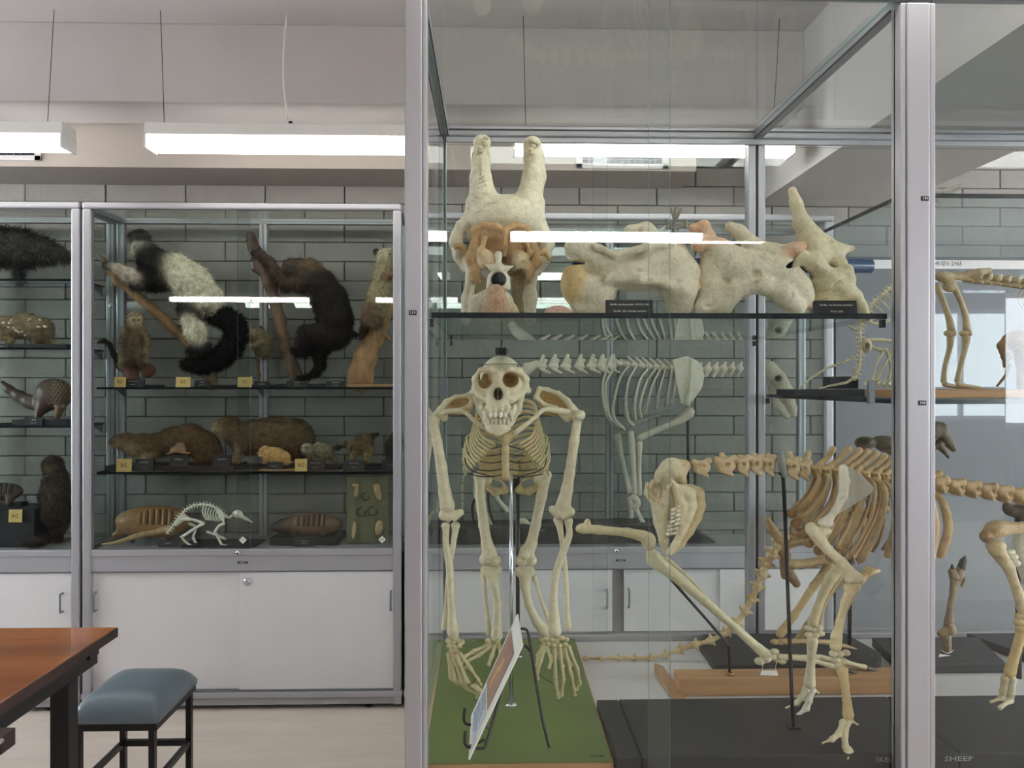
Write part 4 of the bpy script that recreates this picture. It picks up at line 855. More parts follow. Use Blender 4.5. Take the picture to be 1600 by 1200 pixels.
# ---------------------------------------------------------------- sheep skeleton
HC = (206, 178, 130); HL = (218, 206, 172)
sh = thing('sheep_skeleton', 'sheep skeleton with lowered head and brown ribs, standing on the long black board', 'skeleton', (.8, 1.85, bz))
YS_ = 1.84
b_ = Blob(YS_, k=4, cell=1.15, col=HL)
b_.ell(1052, 735, .0, 22, 20, 22, rot=25).ell(1068, 728, 0, 11, 10, 14, col=HC).chain([(1040, 745, 0, 18), (1032, 780, 0, 16), (1034, 815, 0, 13), (1037, 845, 0, 7), (1040, 866, 0, 3)]).chain([(1050, 775, .0, 12), (1054, 800, 0, 9), (1047, 830, 0, 7)])
b_.chain([(1020, 752, -.03, 4), (1014, 760, -.035, 3.5), (1016, 774, -.035, 3.5), (1024, 780, -.03, 4), (1032, 772, -.035, 3.5), (1031, 757, -.03, 4)], col=(214, 190, 146)).chain([(1034, 772, -.03, 3.5), (1042, 762, -.035, 3), (1050, 754, -.03, 3.5)], col=HL).chain([(1060, 744, -.02, 6), (1068, 752, -.01, 6)], col=HC).chain([(1012, 757, .03, 4), (1010, 770, .035, 4), (1018, 782, .02, 4)])
b_.cut(1023, 767, -.028, 8.5, 11, 22, col=(160, 122, 82)).cut(1037, 754, -.04, 4, 10, 12, rot=20, col=(120, 98, 66)).cut(1058, 752, -.035, 8, 4, 8, col=(110, 84, 54)).cut(1062, 770, -.03, 12, 16, 14, rot=-20)  # brown tints paint the shade inside the orbit and notches
s1 = b_.build('skull', 'bonest', sh, noise=.35, nfreq=80)
for side, dY, c_ in ((0, -.025, HL), (1, .035, (212, 192, 148))):
    ox = 0 if side == 0 else 13
    b_ = Blob(YS_+dY, k=4, cell=1.15, col=c_)
    b_.chain([(1049+ox*.5, 751, 0, 4), (1056+ox, 762, 0, 6), (1066+ox, 766, 0, 9), (1076+ox, 772, 0, 11), (1079+ox, 790, 0, 10), (1074+ox, 808, 0, 9), (1065+ox*.9, 830, 0, 7), (1056+ox*.6, 850, 0, 5.5), (1046+ox*.2, 863, 0, 4.5)]).chain([(1058+ox, 768, 0, 8), (1066+ox, 790, 0, 10), (1062+ox, 815, 0, 7)])
    b_.cut(1060+ox, 790, -.02, 2, 2, 2)
    b_.build('lower_jaw', 'bone', sh, noise=.3)
for i in range(7):
    t = i/6; bone('tooth', YS_-.03, [(1056-7*t, 795+38*t, 0, 2.4), (1050-7*t, 797+38*t, 0, 2.6)], s1, (232, 226, 206), sub=0); bone('tooth', YS_-.035, [(1065-8*t, 790+42*t, 0, 2.5), (1059-7*t, 792+42*t, 0, 2.3)], s1, (222, 212, 186), sub=0)
def vertb(x, y, Y, l, h, spine=None, col=HC, par=None, tr=None, m='bonest', r=None, cell=1.2, low=True):
    b = Blob(Y, k=3, cell=cell, col=col); b.ell(x, y+h*.15, 0, l*.55, h*.5, h*.6).chain([(x-l*.45, y-h*.25, -.008, h*.22), (x, y-h*.1, -.012, h*.16), (x+l*.45, y-h*.35, -.008, h*.24)])
    if low: b.chain([(x-l*.2, y+h*.4, -.012, h*.18), (x+l*.35, y+h*.75, -.014, h*.14)])
    if spine: b.chain([(x, y-h*.2, 0, h*.3), ((x+spine[0])/2, (y+spine[1])/2, 0, h*.22), (spine[0], spine[1], 0, (r or h*.22))])
    b.cut(x+l*.1, y+h*.05, -.016, l*.12, h*.12, 4)
    return b.build('vertebra', m, par, noise=.35, nfreq=90)
vs = [(1096, 727, 26, 22, None), (1133, 724, 30, 24, (1128, 711)), (1160, 724, 20, 24, (1156, 714)), (1181, 723, 20, 24, (1178, 712)), (1201, 724, 18, 24, (1200, 713)), (1238, 728, 20, 26, (1234, 710)), (1256, 731, 18, 24, (1263, 709))]
for x, y, l, h, s_ in vs: vertb(x, y, YS_, l, h, s_, (206, 184, 146), sh)
tips = [(1302, 702), (1327, 701), (1343, 704), (1356, 705), (1369, 708), (1382, 713), (1394, 717), (1406, 722), (1420, 727), (1434, 731), (1450, 736), (1468, 740)]
for i, tp in enumerate(tips):
    x = 1276+i*15.2; vertb(x, 735+i*1.3, YS_, 15, 18, tp, (196, 168, 122), sh, r=5.4, low=False)
for i in range(6):
    x = 1470+i*25; y = 757+i*3.6; b = Blob(YS_+.01, k=3, cell=1.3, col=(200, 172, 130)); b.ell(x, y+6, 0, 12, 8, 12).chain([(x-8, y-4, 0, 7), (x+8, y-6, 0, 7)]).chain([(x-9, y-8, 0, 4), (x+10, y-10, 0, 3.5)]).chain([(x, y+6, -.01, 5), (x+6, y+12, -.05, 3)]).cut(x+12.5, y+2, -.02, 2.6, 4, 12)
    b.build('vertebra', 'bonest', sh, noise=.4, nfreq=80)
bone('neck_clamp', YS_-.02, [(1221, 706, 0, 5), (1221, 720, -.005, 6), (1224, 735, 0, 5.5), (1226, 744, 0, 4)], sh, (140, 142, 142), 'bone')
RC = (190, 160, 116)
def rib(pts, Y, col=RC, r=4.2, n='rib'): bone(n, Y, [(p[0], p[1], p[2] if len(p) > 2 else 0, r*(.8 if i in (0,) else (1.25 if i >= len(pts)-2 else 1))) for i, p in enumerate(pts)], sh, col, 'bonest', sub=5, flatten=.55)
near = [[(1278, 738, .0), (1280, 752, -.04), (1266, 780, -.05), (1250, 797, -.03)], [(1293, 739), (1295, 755, -.05), (1282, 785, -.06), (1258, 813, -.04)], [(1308, 742), (1311, 760, -.06), (1303, 792, -.07), (1278, 822, -.05)], [(1322, 744), (1326, 765, -.06), (1318, 810, -.08), (1296, 850, -.05)],
        [(1336, 746), (1345, 768, -.06), (1340, 810, -.09), (1318, 858, -.06)], [(1347, 744), (1366, 760, -.06), (1360, 810, -.09), (1334, 858, -.07), (1322, 872, -.06)], [(1362, 746), (1381, 762, -.06), (1378, 805, -.09), (1352, 862, -.08), (1343, 876, -.06)], [(1378, 750), (1396, 768, -.06), (1400, 815, -.09), (1388, 868, -.08)],
        [(1395, 752), (1412, 770, -.06), (1418, 820, -.09), (1412, 868, -.08)], [(1412, 755), (1430, 775, -.06), (1440, 820, -.09), (1436, 862, -.08)], [(1430, 758), (1452, 775, -.06), (1462, 820, -.08), (1456, 872, -.07)], [(1447, 762), (1472, 782, -.05), (1482, 825, -.07), (1470, 868, -.06)]]
for i, r_ in enumerate(near):
    rib(r_, YS_, (194+random.randint(-8, 8), 166, 122), 5.4)
    if i > 6: rib([(p[0]-4, p[1], -(p[2] if len(p) > 2 else 0)) for p in r_], YS_+.02, (208, 184, 142), 3.8)
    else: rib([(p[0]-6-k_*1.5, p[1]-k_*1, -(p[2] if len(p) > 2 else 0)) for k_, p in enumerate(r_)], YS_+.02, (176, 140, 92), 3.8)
for i, (x, y) in enumerate(((1238, 802), (1244, 818), (1252, 833), (1264, 848), (1280, 860), (1298, 870), (1316, 878))):
    b = Blob(YS_, k=3, cell=1.3, col=(170, 134, 88)); b.ell(x, y, 0, 9, 8, 8).chain([(x, y, -.01, 4), (x+10, y-8, -.03, 3)]); b.build('breastbone', 'bonest', sh, noise=.5, nfreq=90)
for i in range(4): rib([(1300+i*14, 856+i*3, -.05), (1304+i*14, 868+i*2, -.05), (1318+i*8, 880, -.02)], YS_, (150, 116, 74), 2, 'costal_cartilage')
# near shoulder blade and foreleg
YN = 1.745
blade('shoulder_blade', [(1311, 727, .0), (1326, 729, .0), (1347, 742, .005), (1366, 762, .01), (1363, 770, .01), (1336, 788, .005), (1311, 803, 0), (1300, 806, 0), (1310, 770, 0)], YN, sh, (196, 192, 176), .005)
b = Blob(YN, k=3, cell=1.2, col=(226, 220, 200)); b.chain([(1318, 732, -.004, 7), (1320, 752, -.004, 7.5), (1317, 775, -.006, 7), (1306, 797, -.006, 5.5), (1296, 810, -.002, 6), (1284, 815, 0, 5)]).ell(1290, 818, 0, 13, 8, 9)
b.build('shoulder_blade_ridge', 'bone', sh, noise=.2)
b = Blob(YN, k=4, cell=1.2, col=(222, 210, 176)); b.ell(1268, 827, 0, 10, 11, 10).ell(1287, 830, 0, 13, 8, 10).chain([(1276, 836, 0, 11), (1293, 858, 0, 7.5), (1314, 878, 0, 7.5), (1332, 898, 0, 9)]).chain([(1328, 905, 0, 8), (1340, 903, 0, 8.5)]).cut(1333, 913, -.01, 3, 3, 12)
b.build('upper_leg_bone', 'bone', sh, noise=.25)
b = Blob(YN, k=4, cell=1.2, col=(216, 198, 154)); b.chain([(1324, 918, 0, 7), (1338, 917, 0, 7)]).chain([(1329, 922, 0, 9), (1320, 942, 0, 6.5), (1313, 970, 0, 6.2), (1307, 995, 0, 8), (1306, 1010, 0, 9)])
b.build('foreleg_bone', 'bone', sh, noise=.25)
b = Blob(YN+.02, k=4, cell=1.2, col=(206, 184, 136)); b.chain([(1372, 892, .02, 4), (1358, 893, .01, 8), (1344, 905, 0, 7), (1332, 930, 0, 4), (1322, 955, 0, 2.5)]); b.build('elbow_bone', 'bone', sh, noise=.25)
def cluster(Y, pts, r, name='ankle_bone', col=HL):
    for x, y in pts:
        b = Blob(Y, k=1.5, cell=1.1, col=col); b.ell(x, y, random.uniform(-.003, .003), r*1.15, r*.85, r); b.build(name, 'bone', sh, noise=.4, nfreq=110)
cluster(YN, [(1302, 1021), (1313, 1022), (1322, 1020), (1307, 1032), (1318, 1033), (1310, 1040)], 6)
b = Blob(YN, k=3, cell=1.1, col=(212, 188, 138)); b.chain([(1316, 1047, 0, 9), (1320, 1070, 0, 6.2), (1323, 1095, 0, 6.4), (1325, 1116, 0, 9)]); b.build('cannon_bone', 'bone', sh, noise=.2)
def toe(Y, segs, col=HL):
    for a, c in zip(segs[:-1], segs[1:]):
        bone('toe_bone', Y, [(a[0], a[1], a[2], a[3]*1.1), ((a[0]+c[0])/2, (a[1]+c[1])/2, (a[2]+c[2])/2, min(a[3], c[3])*.85), (c[0], c[1], c[2], c[3])], sh, col, sub=2)
toe(YN, [(1324, 1126, 0, 7), (1319, 1148, -.01, 6.5), (1321, 1166, -.02, 6), (1324, 1180, -.03, 6.5)]); toe(YN, [(1318, 1128, 0, 6), (1311, 1146, -.01, 5.5), (1300, 1155, -.02, 5), (1285, 1161, -.02, 1.8)]); toe(YN, [(1330, 1126, .01, 5), (1340, 1132, .01, 2)])
bone('hoof_core', YN, [(1326, 1172, -.025, 8), (1323, 1184, -.035, 5)], sh, HL, sub=0)
# far foreleg
YR = 1.935
b = Blob(YR, k=4, cell=1.2, col=(210, 196, 156)); b.chain([(1312, 888, 0, 9), (1298, 903, 0, 9), (1286, 928, 0, 6.5), (1277, 952, 0, 6.5), (1270, 972, 0, 8.5)]); b.build('foreleg_bone', 'bone', sh, noise=.25)
bone('elbow_bone', YR+.02, [(1318, 895, 0, 5), (1304, 915, 0, 4), (1288, 945, 0, 3), (1281, 975, 0, 2.5)], sh, (196, 176, 130))
cluster(YR, [(1262, 981), (1271, 983), (1280, 982), (1264, 992), (1274, 993), (1283, 990)], 5.6)
b = Blob(YR, k=3, cell=1.1, col=HL); b.chain([(1269, 1002, 0, 9), (1268, 1025, 0, 6.4), (1266, 1048, 0, 6.8), (1265, 1068, 0, 9.5)]); b.build('cannon_bone', 'bone', sh, noise=.2)
toe(YR, [(1260, 1076, 0, 6.5), (1253, 1090, 0, 6), (1246, 1098, 0, 5.5), (1228, 1106, -.01, 2)], (222, 214, 190)); toe(YR, [(1268, 1078, 0, 7), (1264, 1094, -.01, 6), (1260, 1106, -.015, 6), (1246, 1118, -.02, 3.5)], (226, 220, 200)); toe(YR, [(1272, 1078, .01, 4), (1279, 1083, .01, 2)])
# hind limb in the second bay
YH = 1.90
b = Blob(YH, k=5, cell=1.3, col=(206, 180, 136)); b.ell(1553, 828, 0, 16, 13, 13).chain([(1560, 826, 0, 13), (1590, 825, 0, 8), (1640, 818, 0, 8)]).ell(1540, 838, 0, 9, 10, 10, col=(150, 108, 70)); b.build('thigh_bone', 'bonest', sh, noise=.4)
b = Blob(YH, k=5, cell=1.3, col=(204, 184, 140)); b.ell(1556, 852, 0, 15, 9, 12).chain([(1556, 858, 0, 12), (1577, 888, 0, 8), (1590, 925, 0, 7), (1597, 952, 0, 8)]); b.build('shin_bone', 'bonest', sh, noise=.3)
cluster(YH, [(1594, 962), (1603, 960), (1592, 972), (1601, 976), (1594, 983)], 7, 'ankle_bone', (200, 176, 120))
b = Blob(YH, k=3, cell=1.2, col=(200, 172, 112)); b.chain([(1597, 985, 0, 9), (1588, 1015, 0, 7), (1578, 1050, 0, 9)]); b.build('cannon_bone', 'bone', sh, noise=.2)
toe(YH, [(1570, 1060, 0, 6), (1567, 1080, 0, 5.5), (1566, 1090, 0, 5.5), (1548, 1097, -.01, 3)], (196, 180, 140)); toe(YH, [(1582, 1060, 0, 6), (1580, 1082, 0, 6), (1578, 1094, 0, 6), (1562, 1106, -.02, 4)], (214, 204, 172))
b = Blob(YH+.06, k=5, cell=1.4, col=(206, 200, 180)); b.ell(1598, 850, 0, 16, 20, 12).chain([(1596, 870, 0, 12), (1612, 920, 0, 9)]); b.build('thigh_bone', 'bonest', sh, noise=.4)
cluster(YH+.02, [(1578, 862), (1586, 880), (1582, 870)], 7, 'kneecap', (222, 218, 200))
b = Blob(YH+.1, k=5, cell=1.5, col=(96, 84, 68)); b.chain([(1580, 798, 0, 9), (1600, 800, 0, 14), (1640, 800, 0, 16)]).ell(1573, 793, 0, 6, 10, 6); b.build('pelvis', 'bonest', sh, noise=.5)
MB().cyl(P(1590, 800, YH+.12), P(1592, 1060, YH+.12), .007).build('hip_rod', 'steel', sh)
# support rod
MB().tube([tuple(P(1219, 740, YS_))+(.0045,), tuple(P(1224, 752, YS_))+(.0045,), tuple(P(1230, 900, YS_))+(.0045,), tuple(P(1239, 1136, YS_))+(.0045,)], 10, 4).build('support_rod', 'steel', sh, True)
o_ = P(1239, 1137, YS_); MB().box(o_.x-.014, o_.x+.014, o_.y-.012, o_.y+.012, bz, bz+.004).build('rod_foot', 'steel', sh)

# ---------------------------------------------------------------- leg bones with claws on the wooden bar
kl = thing('leg_skeleton', 'hind leg bones with dark claws held by a slanting rod on the wooden bar', 'skeleton', (X(1140, 2.16), 2.16, .675))
YK = 2.155
b = Blob(YK, k=4, cell=1.2, col=(218, 204, 166)); b.ell(908, 826, 0, 9, 7, 9).ell(918, 816, 0, 5, 6, 6).chain([(912, 826, 0, 8), (935, 828, 0, 6.5), (980, 832, 0, 7), (1005, 838, 0, 9)]).ell(1014, 846, 0, 11, 14, 11); b.build('thigh_bone', 'bone', kl, noise=.3)
b = Blob(YK, k=4, cell=1.2, col=(214, 204, 166)); b.ell(1020, 868, 0, 12, 10, 11, rot=35).chain([(1024, 876, 0, 13), (1050, 896, 0, 9), (1100, 938, 0, 7), (1150, 982, 0, 6.5), (1186, 1014, 0, 7), (1196, 1022, 0, 9)]); b.build('shin_bone', 'bone', kl, noise=.3)
bone('calf_bone', YK+.02, [(1040, 872, 0, 4), (1056, 884, 0, 2.6), (1080, 906, 0, 2.4), (1106, 936, 0, 2)], kl, (206, 194, 154))
for x, y, r in ((1188, 1033, 7), (1197, 1030, 7), (1206, 1026, 7), (1215, 1030, 6), (1210, 1018, 6), (1222, 1034, 5)): b = Blob(YK, k=2, cell=1.2, col=(214, 204, 170)); b.ell(x, y, random.uniform(-.01, .01), r*1.3, r*.85, r); b.build('ankle_bone', 'bone', kl, noise=.4)
for pts, cl in (([(1216, 1027, 0), (1262, 1030, 0), (1296, 1040, 0), (1316, 1046, 0)], (1328, 1049)), ([(1218, 1026, .02), (1280, 1027, .02), (1318, 1034, .02), (1352, 1043, .02)], (1368, 1048)), ([(1300, 1036, .03), (1330, 1040, .03), (1352, 1044, .03)], (1376, 1053))):
    for a, c in zip(pts[:-1], pts[1:]): bone('toe_bone', YK, [a+(5,), ((a[0]+c[0])/2, (a[1]+c[1])/2, a[2], 3.6), c+(4.6,)], kl, (214, 202, 166), sub=3)
    bone('claw', YK, [pts[-1]+(4,), cl+(pts[-1][2], 3), (cl[0]+12, cl[1]+3, pts[-1][2], .8)], kl, (60, 50, 42), sub=2)
MB().tube([tuple(P(1010, 866, YK))+(.004,), tuple(P(1030, 885, YK))+(.004,), tuple(P(1128, 996, YK))+(.004,), tuple(P(1138, 1016, YK))+(.004,), tuple(P(1140, 1050, YK))+(.004,)], 10, 4).build('support_rod', 'steel', kl, True)
o_ = P(1140, 1050, YK); MB().cyl((o_.x, o_.y, .6755), (o_.x, o_.y, .682), .013, .008, 16).build('brass_foot', 'brass', kl, True)
tg = thing('paper_tag', 'small white paper tag tied under the heel of the clawed leg bones', 'tag', tuple(P(1203, 1056, 2.13)))
MB().prism([P(1190, 1048, 2.10), P(1214, 1048, 2.10), P(1216, 1056, 2.085), P(1188, 1055, 2.085)], (0, 0, .0008)).build('card', 'paper', tg); bone('string', 2.11, [(1192, 1048, 0, .6), (1190, 1030, 0, .6)], tg, (210, 205, 190), sub=0); bone('string', 2.11, [(1211, 1048, 0, .6), (1214, 1030, 0, .6)], tg, (210, 205, 190), sub=0)

# ---------------------------------------------------------------- crouching skeleton with the long tail
kg = thing('crouching_skeleton', 'crouching brown skeleton with a long knobbly tail curving down to the white case floor', 'skeleton', (X(1215, 2.43), 2.43, .652))
YT = 2.40
tail = [(912, 1029), (936, 1029), (962, 1028), (988, 1028), (1013, 1028), (1036, 1024), (1060, 1016), (1084, 1008), (1108, 1002), (1132, 990), (1150, 975), (1163, 957), (1174, 938), (1183, 918), (1190, 899), (1197, 882), (1206, 867), (1216, 853), (1226, 840)]
for i, (a, c) in enumerate(zip(tail[:-1], tail[1:])):
    r = 2.4+i*.26; b = Blob(YT+(i*.003), k=2, cell=1.3, col=(206, 184, 140) if i % 3 else (190, 160, 112))
    b.chain([(a[0], a[1], 0, r*1.3), ((a[0]+c[0])/2, (a[1]+c[1])/2, 0, r*.75), (c[0], c[1], 0, r*1.1)]); dx, dy_ = c[0]-a[0], c[1]-a[1]; L_ = math.hypot(dx, dy_); nx, ny = -dy_/L_, dx/L_
    for s_ in (-1, 1): b.chain([(a[0]+dx*.12, a[1]+dy_*.12, 0, r*.8), (a[0]+dx*.2+nx*s_*r*1.9, a[1]+dy_*.2+ny*s_*r*1.9, 0, r*.5)])
    b.build('tail_bone', 'bonest', kg, noise=.3)
b = Blob(YT+.05, k=3, cell=1.3, col=(170, 140, 98)); b.chain([(1200, 812, 0, 5), (1207, 828, 0, 7), (1219, 845, 0, 8), (1226, 866, 0, 9), (1230, 892, 0, 9), (1244, 912, 0, 6)]).chain([(1226, 880, 0, 8), (1226, 900, 0, 6)]).chain([(1226, 852, 0, 8), (1250, 845, 0, 7)]); b.build('pelvis', 'bonest', kg, noise=.6)
for i in range(8): vertb(1240+i*20, 842-i*7, YT+.06, 18, 16, (1236+i*20, 826-i*7), (170, 136, 92), kg, low=False, cell=1.5)
for dY, o_ in ((0, 0), (.1, 10)):
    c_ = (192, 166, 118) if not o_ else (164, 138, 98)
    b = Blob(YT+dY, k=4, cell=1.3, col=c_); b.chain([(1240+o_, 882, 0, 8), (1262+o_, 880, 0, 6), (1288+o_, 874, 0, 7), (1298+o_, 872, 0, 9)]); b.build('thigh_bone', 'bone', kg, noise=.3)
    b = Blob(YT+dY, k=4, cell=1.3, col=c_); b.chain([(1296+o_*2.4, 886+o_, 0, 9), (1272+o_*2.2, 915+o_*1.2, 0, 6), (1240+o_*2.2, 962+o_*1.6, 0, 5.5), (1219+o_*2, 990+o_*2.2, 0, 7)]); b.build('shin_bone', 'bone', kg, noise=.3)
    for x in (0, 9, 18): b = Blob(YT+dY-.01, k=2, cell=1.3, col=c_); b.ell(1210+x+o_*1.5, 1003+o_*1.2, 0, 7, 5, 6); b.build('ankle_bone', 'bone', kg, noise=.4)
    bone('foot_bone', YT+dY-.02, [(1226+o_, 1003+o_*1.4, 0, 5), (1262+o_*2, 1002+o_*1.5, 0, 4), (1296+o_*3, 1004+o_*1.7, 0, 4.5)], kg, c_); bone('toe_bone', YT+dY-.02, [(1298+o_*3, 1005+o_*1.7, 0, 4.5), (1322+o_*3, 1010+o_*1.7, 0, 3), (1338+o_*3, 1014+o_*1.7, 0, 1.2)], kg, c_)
MB().cyl(P(1330, 800, 2.45), P(1327, 1013, 2.45), .006).build('support_rod', 'steel', kg, True)
q_ = P(1327, 1013, 2.45); MB().cyl((q_.x, q_.y, .6525), (q_.x, q_.y, .657), .016, .012).build('rod_foot', 'steel', kg, True)
for i in range(7):
    x = 1290+i*16; bone('rib', YT+.06, [(x, 800-i*5, 0, 3), (x+12, 812-i*4, -.05, 3), (x+8, 850-i*3, -.07, 3), (x-6, 876-i*3, -.04, 3.5)], kg, (160, 128, 86), 'bonest', sub=4, flatten=.6)
# dark skull on a rod, upright foot bones
ds = thing('dark_skull', 'dark brown long-beaked skull raised behind the ribs of the sheep', 'skull', (X(1436, 2.38), 2.38, .66))
b = Blob(2.38, k=4, cell=1.4, col=(104, 92, 70)); b.ell(1352, 692, 0, 16, 11, 14).ell(1384, 694, .0, 22, 13, 14, rot=18).chain([(1395, 698, 0, 14), (1425, 690, 0, 14), (1455, 672, 0, 14), (1468, 672, 0, 12), (1490, 702, 0, 5)]).cut(1350, 690, -.03, 9, 5, 12, rot=-20, col=(60, 50, 34)).chain([(1400, 712, 0, 6), (1440, 705, 0, 6), (1466, 695, 0, 6), (1482, 714, 0, 2.5)]).cut(1378, 692, -.035, 2, 2, 8)
b.build('skull', 'bonest', ds, noise=.6, nfreq=60); MB().cyl(P(1436, 700, 2.38), P(1436, 1022, 2.38), .006).build('rod', 'steel', ds, True)
ft = thing('foot_skeleton', 'upright foot bones with black hoof tips on the small black board', 'skeleton', (X(1479, 2.38), 2.38, .655))
for n_, pts, c_ in (('ankle_bone', [(1479, 1022, 0, 7), (1479, 1008, 0, 7), (1478, 996, 0, 8)], (150, 132, 104)), ('ankle_bone', [(1470, 990, 0, 5), (1484, 984, 0, 9), (1482, 975, 0, 7)], (156, 134, 100)), ('cannon_bone', [(1483, 970, 0, 7), (1485, 950, 0, 4.8), (1489, 925, 0, 4.8), (1492, 906, 0, 7)], (160, 140, 106)),
                      ('toe_bone', [(1492, 902, 0, 8), (1488, 893, 0, 6)], (150, 128, 96)), ('toe_bone', [(1497, 902, 0, 7), (1501, 888, 0, 6)], (150, 128, 96)), ('spur_bone', [(1503, 915, 0, 2.5), (1507, 904, 0, 2.5)], (150, 128, 96)), ('hoof', [(1488, 892, 0, 5), (1488, 883, 0, 2.5)], (30, 26, 24)), ('hoof', [(1502, 887, 0, 6.5), (1505, 877, 0, 5), (1508, 869, 0, 1.5)], (26, 22, 20))):
    b = Blob(2.38, k=2, cell=1.2, col=c_); b.chain(pts); b.build(n_, 'bonest', ft, noise=.5, nfreq=90)
MB().tube([tuple(P(1470, 1015, 2.37))+(.0012,), tuple(P(1480, 1021, 2.36))+(.0012,), tuple(P(1490, 1016, 2.37))+(.0012,)], 6).build('tie_wire', 'paper', ft, True)
tg = thing('paper_tag', 'white paper tag lying in front of the upright foot bones', 'tag', tuple(P(1480, 1035, 2.33)))
MB().prism([P(1468, 1022, 2.345), P(1494, 1026, 2.345), P(1492, 1036, 2.325), P(1466, 1031, 2.325)], (0, 0, .0008)).build('card', 'paper', tg)

# ---------------------------------------------------------------- small skeletons on the shelves of the second bay
def spine(pts, Y, n, r0, r1, par, col, spike=1.8, name='backbone', m='bonest'):
    P_ = np.array(pts, float); d = np.r_[0, np.cumsum(np.hypot(*np.diff(P_, axis=0).T))]; mb = MB()
    for i in range(n):
        t = d[-1]*i/(n-1); x, y = np.interp(t, d, P_[:, 0]), np.interp(t, d, P_[:, 1]); x2, y2 = np.interp(t+.5, d, P_[:, 0]), np.interp(t+.5, d, P_[:, 1]); x1_, y1_ = np.interp(t-.5, d, P_[:, 0]), np.interp(t-.5, d, P_[:, 1])
        dx, dy = x2-x1_, y2-y1_; L_ = math.hypot(dx, dy) or 1; dx /= L_; dy /= L_; r = r0+(r1-r0)*i/(n-1); g_ = d[-1]/n*.42
        tubes(Y, [(x-dx*g_, y-dy*g_, 0, r), (x, y, 0, r*.75), (x+dx*g_, y+dy*g_, 0, r)], 6, 1, mb=mb)
        if spike:
            tubes(Y, [(x, y, 0, r*.5), (x+dy*r*spike, y-dx*r*spike, 0, r*.3)], 5, 0, mb=mb); tubes(Y, [(x, y, 0, r*.4), (x-dy*r*spike*.8, y+dx*r*spike*.8, -.005, r*.3)], 5, 0, mb=mb)
    return mb.build(name, m, par, True, col=lin(col)[:3])
YC = 2.15; CC = (212, 204, 172)
cs = thing('climbing_skeleton', 'small long-tailed skeleton mounted upright on a flat black base', 'skeleton', tuple(P(1345, 600, YC)))
spine([(1405, 438), (1385, 455), (1365, 474), (1350, 495), (1343, 515), (1344, 545), (1342, 572), (1336, 590)], YC, 26, 3.4, 3.6, cs, CC, 2.2)
spine([(1344, 552), (1318, 566), (1290, 576), (1265, 592), (1250, 606)], YC-.03, 18, 2.8, 1.4, cs, CC, .8, 'tail'); spine([(1336, 590), (1322, 598), (1295, 603), (1280, 608), (1272, 616)], YC-.05, 14, 2.8, 1.2, cs, CC, .5, 'tail'); spine([(1298, 500), (1320, 507), (1340, 516)], YC+.04, 8, 1.5, 2.4, cs, CC, .6, 'tail')
for pts in ([(1352, 532, 0, 4), (1375, 531, 0, 2.8), (1402, 535, 0, 3.6)], [(1354, 535, .03, 3), (1366, 544, .03, 2.6), (1380, 548, .03, 4)], [(1378, 550, .02, 3.4), (1368, 572, .02, 2.2), (1362, 594, .02, 3)], [(1400, 540, 0, 3.4), (1384, 566, 0, 2.4), (1370, 594, 0, 3)], [(1384, 545, 0, 3), (1392, 572, 0, 2.2), (1388, 594, 0, 3)], [(1352, 500, 0, 2.8), (1372, 506, 0, 2.2), (1390, 500, 0, 2.8)]): bone('leg_bone', YC, pts, cs, CC, sub=4)
b = Blob(YC, k=2, cell=1.2, col=CC); b.ell(1354, 540, 0, 8, 12, 8).cut(1355, 541, -.01, 3, 5, 10); b.build('pelvis', 'bonest', cs)
for i in range(5): bone('foot_bone', YC, [(1358+i*9, 594, 0, 2.6), (1352+i*9, 601, -.02, 2), (1362+i*8, 604, -.03, 1.6)], cs, CC, sub=2)
for i in range(5): bone('rib', YC, [(1356+i*9, 484-i*8, 0, 1.4), (1366+i*9, 490-i*7, -.02, 1.4), (1374+i*8, 500-i*8, -.02, 1.2)], cs, CC, sub=3)
pt = thing('black_plinth', 'flat black base with a block under the small climbing skeleton', 'base', (X(1320, YC), YC, SH3)); z_ = SH3
B('slab', 'black', X(1240, YC-.05), X(1410, YC-.05), YC-.06, YC+.08, z_+.001, z_+.02, pt, bevel=.002); B('block', 'black', X(1302, YC), X(1350, YC), YC+.03, YC+.07, z_+.021, z_+.055, pt, bevel=.002)
# skeleton with long flat spine on the orange board
wbz = SH3; ob = thing('wooden_board', 'long orange wooden base on the low shelf at the right', 'board', (1.3, 1.76, wbz))
B('board', 'wood', X(1400, 1.80)+.045, 2.2, 1.80, 2.05, wbz+.001, Z(609, 1.80, 1500), ob, bevel=.003)
hs = thing('standing_skeleton', 'long-backed pale skeleton standing on the orange wooden base', 'skeleton', tuple(P(1490, 610, 1.95)))
YQ = 1.95; QC = (188, 170, 134)
b = Blob(YQ, k=3, cell=1.3, col=QC); b.ell(1474, 432, 0, 14, 9, 10).ell(1484, 447, 0, 12, 10, 9).chain([(1482, 432, 0, 7), (1505, 432, 0, 6), (1530, 426, -.01, 6), (1546, 422, -.01, 4)]).cut(1478, 443, -.02, 4, 4, 12).cut(1494, 437, -.03, 3, 3, 10); b.build('pelvis', 'bonest', hs, noise=.5)
for i in range(9): b = Blob(YQ+.01, k=2, cell=1.4, col=QC); x = 1512+i*15; y = 431+i*1.8; b.ell(x, y, 0, 8, 6, 8).chain([(x, y-3, 0, 5), (x+6, y-6, 0, 3)]).chain([(x-5, y+6, -.01, 4), (x+6, y+8, -.02, 3)]); b.build('vertebra', 'bonest', hs, noise=.5)
